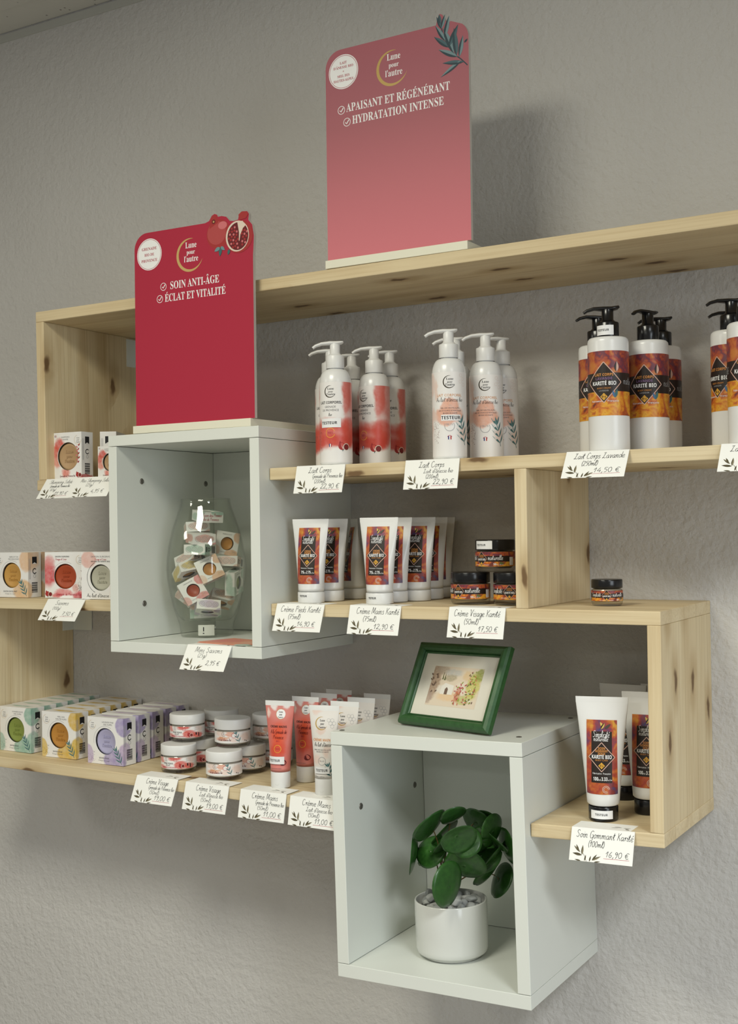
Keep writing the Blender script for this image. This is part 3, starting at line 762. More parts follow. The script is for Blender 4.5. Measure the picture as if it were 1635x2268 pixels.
# ------------------------------------------------------------------ shea bottles with black pumps
KTOP = [(0.26, (.50, .17, .035)), (0.38, (.40, .075, .025)), (0.46, (.20, .030, .035)), (0.52, (.11, .030, .055)), (0.60, (.33, .035, .022)), (0.72, (.50, .16, .03))]
KBOT = [(0.28, (.14, .03, .02)), (0.38, (.46, .09, .015)), (0.47, (.62, .24, .020)), (0.55, (.68, .36, .030)), (0.63, (.55, .15, .02)), (0.72, (.24, .06, .03)), (0.80, (.10, .14, .04))]
KTUB = [(0.26, (.04, .05, .16)), (0.36, (.20, .04, .07)), (0.46, (.38, .055, .03)), (0.55, (.50, .15, .025)), (0.64, (.62, .32, .035)), (0.74, (.30, .05, .03))]
KTUD = [(0.26, (.60, .30, .04)), (0.38, (.48, .12, .025)), (0.48, (.34, .045, .025)), (0.57, (.18, .03, .035)), (0.66, (.06, .05, .13)), (0.76, (.40, .08, .03))]
M_KAR = painterly('painted_shea_label', 1.7, KTOP, KBOT, 3.4, 2.0)
M_KAR2 = painterly('painted_shea_tube_label', 3.1, KTUB, KTUD, 3.2, 1.0)
def diamond(d, cx, cy, rx, ry, fill, rim, du=.003):
    P = [(cx, cy - ry), (cx + rx, cy), (cx, cy + ry), (cx - rx, cy)]
    d.poly(P, fill, du); d.up()
    for i in range(4):
        a, b_ = P[i], P[(i + 1) % 4]
        d.line([(a[0] + (b_[0] - a[0]) * k / 14, a[1] + (b_[1] - a[1]) * k / 14) for k in range(15)], rx * .045, rim)
def kar_bottle(lav):
    t = thing('pump_bottle', (0, 0, 0), 'x', 'pump bottle'); rb = .0270; b = MB()
    b.lathe([(.0001, .0004), (rb - .003, 0), (rb - .0005, .0012), (rb, .0030), (rb, .1455), (rb - .0006, .1490), (rb - .0026, .1512), (.0150, .1522), (.0135, .1530)], WHITE_PL, 48); b.build('bottle', t)
    rl = rb + .00018; b = MB(); b.lathe([(rl, .0468), (rl, .09), (rl, .1320)], M_KAR, 56, uvr=1)
    lb = b.build('label', t)
    d = Dec(); d.rect(-.066, .066, .0785, .1030, DARK, .003); d.up(); diamond(d, 0, .0905, .0232, .0268, DARK, PALEINK)
    d.up(); d.text('LAIT CORPS', 0, .0988, .0034, ORANGE, 'bold', wid=.0255)
    if lav: d.text('LAVANDE', 0, .0938, .0034, VIOLET, 'bold', wid=.0230)
    d.text('KARITÉ BIO', 0, .0868, .0048, INKW, 'bold', wid=.0330); d.text('BODY CREAM', 0, .0818, .0020, ORANGE); d.text('LAVENDER', 0, .0785, .0018, INKLT)
    d.poly([(0, .0668), (.0048, .0716), (0, .0764), (-.0048, .0716)], AMBER); d.up().text('Bio', 0, .0703, .0026, DARK, 'bold'); d.ring(0, .0716, .0026, .0029, DARK)
    d.text('Fabrication', -.0100, .0648, .0024, INKW, wid=.0160); d.text('Française', .0120, .0648, .0024, INKW, wid=.0150)
    d.hand('naturelle', .0265, .0880, .0100, INKLT, .0005, wid=.030); d.hand('Simplicité', -.0560, .0880, .0100, INKLT, .0005, wid=.028)
    d.leaf(.0145, .070, R(75), .012, .004, SAGE); d.leaf(.0145, .070, R(110), .010, .0035, mat('blue_paint_ink', (.04, .12, .26), .5))
    d.leaf(.0165, .1040, R(88), .014, .006, PALEINK, mid=DARK)
    d.build('lettering', f_cyl(rl), lb)
    pump_part(t, BLACK_PL, .1524, .0146, .0200, .0205, .0078, .0315, 'flat', R(20))
    return t
mk_k = Maker(lambda: kar_bottle(True)); mk_k2 = Maker(lambda: kar_bottle(False))
put(mk_k, .3837, -.1308, zB, 'black-pumped shea bottle half hidden behind the lavender tester, nozzle swung to the left', 6, gK, 38)
put(mk_k, .4540, -.1289, zB, 'black-pumped shea bottle right of the lavender tester with its nozzle turned forward', 5, gK, 66)
put(mk_k, .4527, -.0652, zB, 'black-pumped shea bottle at the back behind the one with the forward nozzle', 8, gK, 18)
o = put(mk_k, .4186, -.1900, zB, 'black-pumped shea bottle with a white TESTEUR sticker on its collar, foremost of the lavender group', 6, gK, 16)
sticker(o, -.0135, .0110, .1545, .1675, lambda u, v, h: f_cyl(.0146)(u, v, h), .0027, -.0035)
put(mk_k2, .5709, -.1472, zB, 'black-pumped shea bottle near the right picture edge, label turned to the left', -30, gK, 54)
put(mk_k2, .5490, -.0543, zB, 'black-pumped shea bottle at the back near the right edge, only its nozzle showing', 5, gK, 20)
put(mk_k2, .6050, -.2000, zB, 'white shea bottle cut off by the right picture edge', 6, gK, 95)

# ================================================================== tubes
def tube(r, W, Hh, capr, caph, capm, body_m, neck=0.0, crimp=.0075, cname='tube'):
    """a squeeze tube standing on its cap; returns thing and its front-surface function"""
    t = thing(cname, (0, 0, 0), 'x', 'tube'); zc = caph
    b = MB(); b.lathe([(.0001, .0003), (capr - .001, 0), (capr, .0012), (capr * 1.01, caph - .001), (capr * .985, caph)], capm, 40, cap1=True); b.build('cap', t)
    zb = zc + neck; zk = Hh - crimp
    def ab(z):
        k = max(0, min(1, (z - zb) / (zk - zb)))
        return r + (W / 2 - r) * k ** 1.15, max(.0011, r * (1 - k) ** .72 if k > 0 else r)
    b = MB(); rings = []; n = 48; V = []; uv = []
    zs = [zb - neck * .5 - .0002 if neck else zb + .0002] + [zb + (zk - zb) * i / 18 for i in range(19)]
    for j, z in enumerate(zs):
        A, B = ab(z)
        if j == 0: A, B = A * (.90 if neck else .99), B * (.90 if neck else .99)
        rings.append((z, A, B))
    rings += [(zk + .0006, W / 2 * 1.005, .0009), (Hh - .0004, W / 2 * 1.015, .0008), (Hh, W / 2 * 1.01, .0006)]
    for z, A, B in rings:
        for i in range(n + 1):
            a = -PI + 2 * PI * i / n
            V.append((A * math.sin(a), -B * math.cos(a), z)); uv.append((i / n, (z - zb) / (Hh - zb)))
    F = [(j * (n + 1) + i, j * (n + 1) + i + 1, (j + 1) * (n + 1) + i + 1, (j + 1) * (n + 1) + i) for j in range(len(rings) - 1) for i in range(n)]
    body_end = len(rings) - 4
    b.add(V, [f for k, f in enumerate(F) if k // n < body_end], body_m, uv, True)
    b.add(V, [f for k, f in enumerate(F) if k // n >= body_end], WHITE_PL, uv, True)
    b.add(V[-(n + 1):], [tuple(range(n + 1))], WHITE_PL)
    bd = b.build('tube_body', t)
    def front(u, v, h):
        A, B = ab(v); x = max(-.985, min(.985, u / A)); q = math.sqrt(1 - x * x)
        nx, ny = x / A, q / B; L = math.hypot(nx, ny)
        return (u + nx / L * h, -B * q - ny / L * h, v)
    return t, front, bd
def kar_label(t, front, z0, z1, wd, words, vol):
    V = []; uv = []; nx, nz = 12, 14; b = MB()
    for j in range(nz + 1):
        for i in range(nx + 1):
            V.append(front(-wd / 2 + wd * i / nx, z0 + (z1 - z0) * j / nz, .00035)); uv.append((i / nx * .5, j / nz))
    b.add(V, [(j * (nx + 1) + i, j * (nx + 1) + i + 1, (j + 1) * (nx + 1) + i + 1, (j + 1) * (nx + 1) + i) for j in range(nz) for i in range(nx)], M_KAR2, uv, True)
    lb = b.build('label', t); Hh = z1 - z0; d = Dec()
    for k in range(9): d.rect(-wd * .335, wd * .335, z0 + Hh * (.155 + .69 * k / 9), z0 + Hh * (.155 + .69 * (k + 1) / 9), DARK, .003)
    zc = z0 + Hh * .50; d.up(); dd = Dec(); dd.lay = d.lay
    P = [(0, zc - Hh * .195), (wd * .42, zc), (0, zc + Hh * .195), (-wd * .42, zc)]
    for k in range(8):
        y0, y1 = zc - Hh * .195 + Hh * .39 * k / 8, zc - Hh * .195 + Hh * .39 * (k + 1) / 8
        w0, w1 = wd * .42 * (1 - abs(y0 - zc) / (Hh * .195)), wd * .42 * (1 - abs(y1 - zc) / (Hh * .195))
        d.poly([(-w0, y0), (w0, y0), (w1, y1), (-w1, y1)], DARK, .003)
    d.up()
    for i in range(4):
        a, b_ = P[i], P[(i + 1) % 4]; d.line([(a[0] + (b_[0] - a[0]) * k / 8, a[1] + (b_[1] - a[1]) * k / 8) for k in range(9)], wd * .022, PALEINK)
    s_ = wd / .036
    d.hand('Simplicité', -wd * .29, z0 + Hh * .765, .0078 * s_, INKW, .00040 * s_, wid=wd * .54); d.hand('naturelle', -wd * .27, z0 + Hh * .715, .0060 * s_, INKW, .00036 * s_, wid=wd * .48)
    n = len(words)
    for i, q in enumerate(words): d.text(q, 0, zc + Hh * (.030 + .036 * (n - 1 - i)), .0026 * s_, ORANGE, 'bold', wid=min(wd * .42, .0022 * s_ * len(q)))
    d.text('KARITÉ BIO', 0, zc - Hh * .022, .0042 * s_, INKW, 'bold', wid=wd * .66); d.text('BODY CARE', 0, zc - Hh * .052, .0018 * s_, ORANGE)
    e = wd * .105; y = zc - Hh * .115; d.poly([(0, y - e), (e, y), (0, y + e), (-e, y)], AMBER); d.up().ring(0, y, e * .5, e * .58, DARK); d.text('Bio', 0, y - e * .2, e * .4, DARK, 'bold')
    d.text('Fabrication  Française', 0, z0 + Hh * .270, .0020 * s_, INKW, wid=wd * .58)
    d.text(vol[0], -wd * .19, z0 + Hh * .185, .0040 * s_, INKW, 'bold', wid=wd * .17); d.text('ml', -wd * .07, z0 + Hh * .185, .0022 * s_, INKW); d.text(vol[1], wd * .09, z0 + Hh * .185, .0040 * s_, INKW, 'bold', wid=wd * .2); d.text('us fl.oz', wd * .265, z0 + Hh * .185, .0020 * s_, INKW, wid=wd * .13)
    d.leaf(-wd * .02, z1 - Hh * .125, R(60), wd * .24, wd * .09, mat('leaf_yellow_ink', (.62, .45, .10), .5), mid=DARK); d.leaf(wd * .10, z1 - Hh * .12, R(40), wd * .26, wd * .09, mat('leaf_dark_ink', (.05, .045, .03), .5)); d.leaf(wd * .05, z1 - Hh * .10, R(120), wd * .2, wd * .08, mat('leaf_yellow_ink', (.62, .45, .10), .5))
    for (q, rr) in ((.05, .10), (.05, .06)): d.ring(wd * .14, z0 + Hh * .07, wd * rr, wd * (rr + .02), PALEINK, 0, 300)
    d.build('lettering', front, lb, h0=.00048)
    return lb
def kar_tube(words):
    t, f, bd = tube(.0195, .0605, .1262, .0203, .0160, WHITE_CAP, WHITE_PL)
    kar_label(t, f, .0285, .1130, .0355, words, ('75', '2.75'))
    return t
mk_f = Maker(lambda: kar_tube(('CRÈME', 'PIEDS'))); mk_h = Maker(lambda: kar_tube(('CRÈME', 'MAINS')))
gF = 'white shea foot cream tubes'; gH = 'white shea hand cream tubes'
put(mk_f, -.0445, -.1550, zC, 'white foot cream tube directly behind the foot cream tester', 4, gF)
put(mk_f, -.0400, -.0920, zC, 'white foot cream tube at the back, twisted so its dark label shows edge-on', -48, gF)
o = put(mk_f, -.0510, -.2010, zC, 'white foot cream tube with TESTEUR on its cap, standing over the 14,90 card', 7, gF)
capt = lambda u, v, h: f_cyl(.0203)(u, v, h)
d = Dec(); d.text('TESTEUR', -.0040, .0090, .0028, INK, 'bold', wid=.0130); d.build('tester_print', capt, o, h0=.0004)
put(mk_h, .0650, -.1500, zC, 'white hand cream tube directly behind the hand cream tester', 4, gH)
put(mk_h, .0850, -.1130, zC, 'white hand cream tube third in its row, label half covered by the tube in front', 6, gH)
put(mk_h, .0835, -.0680, zC, 'white hand cream tube fourth in its row, one from the back', 2, gH)
put(mk_h, .0750, -.0245, zC, 'white hand cream tube against the wall, last in its row', 0, gH)
o = put(mk_h, .0690, -.2010, zC, 'white hand cream tube with TESTEUR on its cap, standing over the 12,90 card', 7, gH)
d = Dec(); d.text('TESTEUR', -.0040, .0075, .0028, INK, 'bold', wid=.0130); d.build('tester_print', capt, o, h0=.0004)
def gom_tube():
    t, f, bd = tube(.0215, .0690, .1630, .0195, .0190, BLACK_PL, WHITE_PL, neck=.004, crimp=.0085)
    kar_label(t, f, .0365, .1330, .0400, ('SOIN', 'GOMMANT', 'DOUX'), ('100', '3.33'))
    return t
mk_s = Maker(gom_tube); gS = 'tall scrub tubes with black caps'
put(mk_s, .4445, -.1270, zD, 'tall scrub tube with a black cap, partly covered by the side panel', 8, gS)
put(mk_s, .3830, -.0480, zD, 'tall scrub tube at the back, mostly hidden behind the scrub tester', 0, gS)
put(mk_s, .4435, -.0450, zD, 'tall scrub tube at the back right behind the half-covered one', 0, gS)
o = put(mk_s, .4005, -.1850, zD, 'tall scrub tube with TESTEUR sticker on its black cap, beside the lower white cube', 14, gS)
sticker(o, -.0160, .0145, .0042, .0152, f_cyl(.0197), .0027, -.0010)

M_TG = watercolor('pomegranate_tube_print', (.62, .17, .14), [(.5, .90, .30, .22, (.66, .25, .22), .6), (.5, .50, .16, .30, (.70, .085, .025), .8), (.44, .93, .05, .07, WB, .5), (.60, .95, .07, .08, WB, .6), (.36, .82, .04, .09, PALE, .6), (.50, .30, .2, .15, (.64, .07, .03), .7), (.5, .03, .3, .12, PINKC, .6), (.02, .5, .2, .8, PINKC, .6)], 5, .06, .35)
M_TA = watercolor('donkey_milk_tube_print', (.76, .73, .69), [(.42, .95, .07, .10, PALE, .6), (.47, .66, .10, .05, PALE, .6), (.56, .36, .07, .14, PALE, .7), (.42, .25, .06, .1, PALE, .7)], 6, .08, .35)
def hand_tube(kind):
    t, f, bd = tube(.0152, .0480, .1325, .0150, .0250, WHITE_CAP, M_TG if kind == 'g' else M_TA)
    d = Dec()
    if kind == 'g':
        d.disc(.003, .1125, .0076, INKW, 30, du=.003); d.up().ring(.003, .1125, .0073, .0078, GOLD, 60, 300)
        for i, q in enumerate(('Lune', 'pour', "l'autre")): d.text(q, .003, .1146 - .0040 * i, .0024, INK, 'serif', wid=(.0070, .005, .0086)[i])
        d.text('CRÈME MAINS', 0, .0920, .0031, INK, 'bold', wid=.0270); d.hand('A la Grenade de', -.0128, .0830, .0060, POMD, .0004, wid=.026); d.hand('Provence', -.0085, .0750, .0060, POMD, .0004, wid=.017); d.text('BIO', 0, .0705, .0024, INKR)
        d.ring(0, .0600, .0052, .0059, AMBER); d.text('98,9%', 0, .0590, .0020, INKR); d.disc(.0085, .0395, .0046, POMD, 20); d.ring(.0085, .0395, .0038, .0043, POML, 90, 200); d.text('www.hautes-alpes', -.002, .0300, .0013, INKG, wid=.018)
    else:
        d.moon(-.003, .1060, .0098, GOLD)
        for i, q in enumerate(('Lune', 'pour', "l'autre")): d.text(q, -.0015, .1090 - .0050 * i, .0032, INK, 'serif', wid=(.0085, .006, .0110)[i])
        for (x, y) in ((.0085, .1110), (.0140, .1110), (.0112, .1064), (.0167, .1064), (.0140, .1018)): d.ring(x, y, .0026, .00295, INKLT, 30, 390, 6)
        d.text('CRÈME MAINS', -.0005, .0800, .0036, ORANGE, 'bold', wid=.0300); d.hand("Au lait d'ânesse", -.0135, .0725, .0060, INK, .0004, wid=.027); d.text('MIEL DES HAUTES-ALPES', 0, .0665, .0018, INKG, wid=.026); d.text('BEURRE DE KARITÉ', 0, .0635, .0018, INKG, wid=.019)
        d.ring(0, .0510, .0054, .0061, INKLT); d.text('98,6%', 0, .0500, .0022, INKLT); d.sprig(.0135, .0270, .020, SAGE, SAGE2, R(105), 4, .24); d.text('50ml  1.69fl.oz', -.003, .0275, .0016, INKG, wid=.015)
    d.build('lettering', f, bd, h0=.00015)
    d = Dec(); d.ring(0, .0080, .0028, .0032, mat('cap_relief', (.66, .66, .64), .4), 200, 340, 10); d.build('cap_notch', f_cyl(.0151), t, h0=.0002)
    return t
mk_m = Maker(lambda: hand_tube('g')); mk_n = Maker(lambda: hand_tube('a')); gM = 'red pomegranate hand cream tubes'; gN = 'white donkey milk hand cream tubes'
for x, y, rz, lab in ((-.1030, -.1430, 4, 'red hand cream tube directly behind the red TESTEUR tube'), (-.0985, -.0960, 3, 'red hand cream tube third in its row, seen by its top only'), (-.0985, -.0500, 2, 'red hand cream tube furthest back, near the wall')):
    put(mk_m, x, y, zL, lab, rz, gM)
o = put(mk_m, -.1140, -.1975, zL, 'red hand cream tube with the white TESTEUR sticker, foremost of its row', 12, gM)
d = Dec(); d.rect(-.0138, .0115, .0375, .0490, STICKER, .002); d.up().text('TESTEUR', -.0035, .0412, .0036, INK, 'bold', wid=.0180)
tf = lambda u, v, h: (u, -math.sqrt(max(0, .0157 ** 2 - u * u * .78)) - h, v)
d.build('tester_sticker', tf, o, h0=.0004)['label'] = 'white sticker reading TESTEUR'
for x, y, rz, lab in ((-.0220, -.1560, 6, 'white honeycomb-printed hand cream tube directly behind the white TESTEUR tube'), (-.0205, -.1090, 4, 'white honeycomb-printed hand cream tube third in its row'), (-.0190, -.0620, 2, 'white honeycomb-printed hand cream tube furthest back')):
    put(mk_n, x, y, zL, lab, rz, gN)
o = put(mk_n, -.0280, -.2050, zL, 'white honeycomb-printed hand cream tube marked TESTEUR, next to the lower white cube', 12, gN)
d = Dec(); d.rect(-.0110, .0120, .0330, .0430, STICKER, .002); d.up().text('TESTEUR', .0005, .0360, .0036, INK, 'bold', wid=.0185)
d.build('tester_sticker', tf, o, h0=.0004)['label'] = 'white sticker reading TESTEUR'

# ================================================================== jars
def jar(rj, hj, lidr, lidh, lidm, labm, l0, l1, dec, cream, full):
    t = thing('cream_jar', (0, 0, 0), 'x', 'jar'); b = MB(); zt = hj - lidh
    b.lathe([(.0001, .0003), (rj * .86, 0), (rj * .95, .0010), (rj, .0040), (rj, zt - .0055), (rj * .985, zt - .0035), (rj * .90, zt - .0012), (rj * .88, zt + .001)], JARGLASS, 48); b.build('glass_jar', t)
    b = MB(); b.lathe([(.0001, .0052), (rj * .80, .0052), (rj * .93, .0085), (rj * .94, zt - .006), (rj * .84, zt - .001)], cream, 40, cap1=True); b.build('cream', t)
    b = MB(); b.lathe([(lidr * .985, zt), (lidr, zt + .0008), (lidr, hj - .0016), (lidr * .985, hj - .0005), (lidr * .95, hj)], lidm, 48, cap0=True, cap1=True); b.build('lid', t)
    rl = rj + .00018; b = MB(); a = PI if full else R(150)
    b.lathe([(rl, l0), (rl, l1)], labm, 56, a0=-a, a1=a); lb = b.build('label', t)
    d = Dec(); dec(d); d.build('lettering', f_cyl(rl), lb)
    return t
M_JG = watercolor('pomegranate_jar_print', WB, [(.47, .72, .09, .45, WB, .4), (.60, .35, .09, .45, CORAL, .4), (.53, .95, .10, .3, CORAL, .5), (.35, .8, .06, .4, PINKC, .5), (.36, .15, .1, .25, PINKC, .6), (.70, .2, .08, .4, CORAL, .5), (.72, .8, .06, .5, PALE, .5)], 6, .06, .4)
M_JA = watercolor('donkey_milk_jar_print', WB, [(.40, .80, .07, .40, PALE, .5), (.52, .85, .06, .4, PEACH, .5), (.42, .35, .10, .22, PEACH, .5), (.57, .30, .06, .3, PALE, .5), (.70, .5, .08, .5, PALE, .5)], 6, .06, .4)
def dec_jg(d):
    d.ring(-.0105, .0228, .0028, .0031, INKB, 60, 330); d.ring(.0060, .0225, .0026, .0030, INKR)
    for i in range(3): d.rect(-.0120, -.0090, .0239 - .0014 * i, .0243 - .0014 * i, INK)
    d.text('CRÈME VISAGE', -.007, .0158, .0022, INK, 'bold', wid=.019); d.text('ÉCLAT', -.007, .0128, .0022, INK, 'bold', wid=.0085); d.text('GRENADE DE PROVENCE', -.006, .0092, .0022, INKR, 'bold', wid=.026)
    d.pome(.0145, .0130, .0030); d.rect(.0255, .0275, .0125, .0165, INK); d.rect(.0305, .0322, .0100, .0160, INK)
    for i in range(4): d.rect(.0235, .0330, .0245 - .0015 * i, .0248 - .0015 * i, INKLT)
def dec_ja(d):
    d.ring(-.0075, .0226, .0033, .0037, INKB, 70, 330); d.ring(.0095, .0205, .0036, .0041, INKR)
    for i in range(3): d.rect(-.0090, -.0060, .0239 - .0014 * i, .0243 - .0014 * i, INK)
    d.text('CRÈME VISAGE', -.007, .0158, .0021, ORANGE, 'bold', wid=.019); d.hand("Au lait d'ânesse bio", -.0180, .0118, .0040, POMD, .00035, wid=.023); d.rect(-.019, .019, .0092, .0094, INKLT, .004)
    d.sprig(.0190, .0090, .0175, SAGE, SAGE2, R(112), 3, .2); d.disc(.029, .0115, .0009, INK); d.disc(.0325, .0105, .0009, INK)
    for i in range(4): d.rect(.0245, .0330, .0245 - .0015 * i, .0248 - .0015 * i, INKLT)
mk_jg = Maker(lambda: jar(.0288, .0453, .0293, .0160, WHITE_CAP, M_JG, .0082, .0262, dec_jg, CREAM, False))
mk_ja = Maker(lambda: jar(.0288, .0453, .0293, .0160, WHITE_CAP, M_JA, .0082, .0262, dec_ja, CREAM, False))
gJ = 'pomegranate face cream jars'; gI = 'donkey milk face cream jars'; HJ = .0453
for x, y, lv, rz, lab in ((-.3297, -.1795, 0, 16, 'red-labelled face cream jar at the bottom front, over the 19,00 card'), (-.3340, -.1190, 0, 14, 'red-labelled face cream jar in the bottom row just behind the front one'), (-.3250, -.0560, 0, 14, 'red-labelled face cream jar at the back bottom near the wall'),
        (-.3352, -.1500, 1, 16, 'red-labelled face cream jar in the upper row, the one nearer the front'), (-.3130, -.0860, 1, 14, 'red-labelled face cream jar in the upper row, towards the wall')):
    put(mk_jg, x, y, zL, lab, rz, gJ, dz=ZP + lv * HJ)
for x, y, lv, rz, lab in ((-.2307, -.1872, 0, 22, 'peach-labelled face cream jar at the bottom front of its stack'), (-.2300, -.1240, 0, 20, 'peach-labelled face cream jar in the bottom row just behind the front one'), (-.2200, -.0600, 0, 20, 'peach-labelled face cream jar at the back bottom near the wall'),
        (-.2390, -.1530, 1, 22, 'peach-labelled face cream jar in the upper row, the one nearer the front'), (-.2120, -.0860, 1, 20, 'peach-labelled face cream jar in the upper row, behind the red TESTEUR tube')):
    put(mk_ja, x, y, zL, lab, rz, gI, dz=ZP + lv * HJ)
M_KJ = painterly('painted_shea_jar_label', 5.3, KTOP, [(p, tuple(min(1, q * 1.1) for q in c)) for p, c in KBOT], 1.6, 7.5)
def dec_k(s_):
    def f(d):
        d.rect(-.060 * s_, .042 * s_, .0148 * s_, .0228 * s_, DARK, .003); d.up(); diamond(d, -.002 * s_, .0188 * s_, .0092 * s_, .0102 * s_, DARK, PALEINK, .002)
        d.up(); d.text('CRÈME', -.002 * s_, .0228 * s_, .0016 * s_, ORANGE, 'bold'); d.text('VISAGE', -.002 * s_, .0206 * s_, .0016 * s_, ORANGE, 'bold'); d.text('KARITÉ BIO', -.002 * s_, .0165 * s_, .0026 * s_, INKW, 'bold', wid=.0140 * s_)
        y = .0122 * s_; e = .0022 * s_; x = -.002 * s_; d.poly([(x, y - e), (x + e, y), (x, y + e), (x - e, y)], AMBER); d.up().ring(x, y, e * .45, e * .55, DARK)
        d.hand('naturelle', .0085 * s_, .0172 * s_, .0068 * s_, INKW, .00045 * s_, wid=.0215 * s_); d.hand('Simplicité', -.0330 * s_, .0172 * s_, .0068 * s_, INKW, .00045 * s_, wid=.0200 * s_)
        d.text('Fabrication', -.010 * s_, .0098 * s_, .0014 * s_, INKW); d.text('Française', .0065 * s_, .0098 * s_, .0014 * s_, INKW); d.text('50', .0185 * s_, .0098 * s_, .0026 * s_, INKW, 'bold'); d.text('ml 1.69 oz', .0255 * s_, .0098 * s_, .0016 * s_, INKW)
        d.rect(.0410 * s_, .0490 * s_, .0095 * s_, .0210 * s_, STICKER, .003)
    return f
BEIGE = mat('beige_shea_cream', (.42, .36, .27), .5)
mk_jk = Maker(lambda: jar(.0282, .0457, .0282, .0150, BLACK_PL, M_KJ, .0080, .0285, dec_k(1.0), BEIGE, True)); gQ = 'black-lidded shea face cream jars'
put(mk_jk, .2665, -.1660, zC, 'black-lidded shea jar beside the wooden divider, right of the bottom pair', 16, gQ)
put(mk_jk, .1985, -.1640, zC, 'black-lidded shea jar on the left of the bottom pair, over the 17,50 card', -8, gQ)
o = put(mk_jk, .2330, -.1530, zC, 'black-lidded shea jar with a TESTEUR sticker, stacked on top of the pair', -14, gQ, dz=ZP + .0458)
sticker(o, -.0135, .0150, .0325, .0440, f_cyl(.0282), .0027, -.0030)
mk_js = Maker(lambda: jar(.0212, .0355, .0212, .0118, BLACK_PL, M_KJ, .0065, .0205, dec_k(.74), BEIGE, True))
put(mk_js, .3960, -.1450, zC, 'small black-lidded shea jar standing alone right of the wooden divider', 22, None)

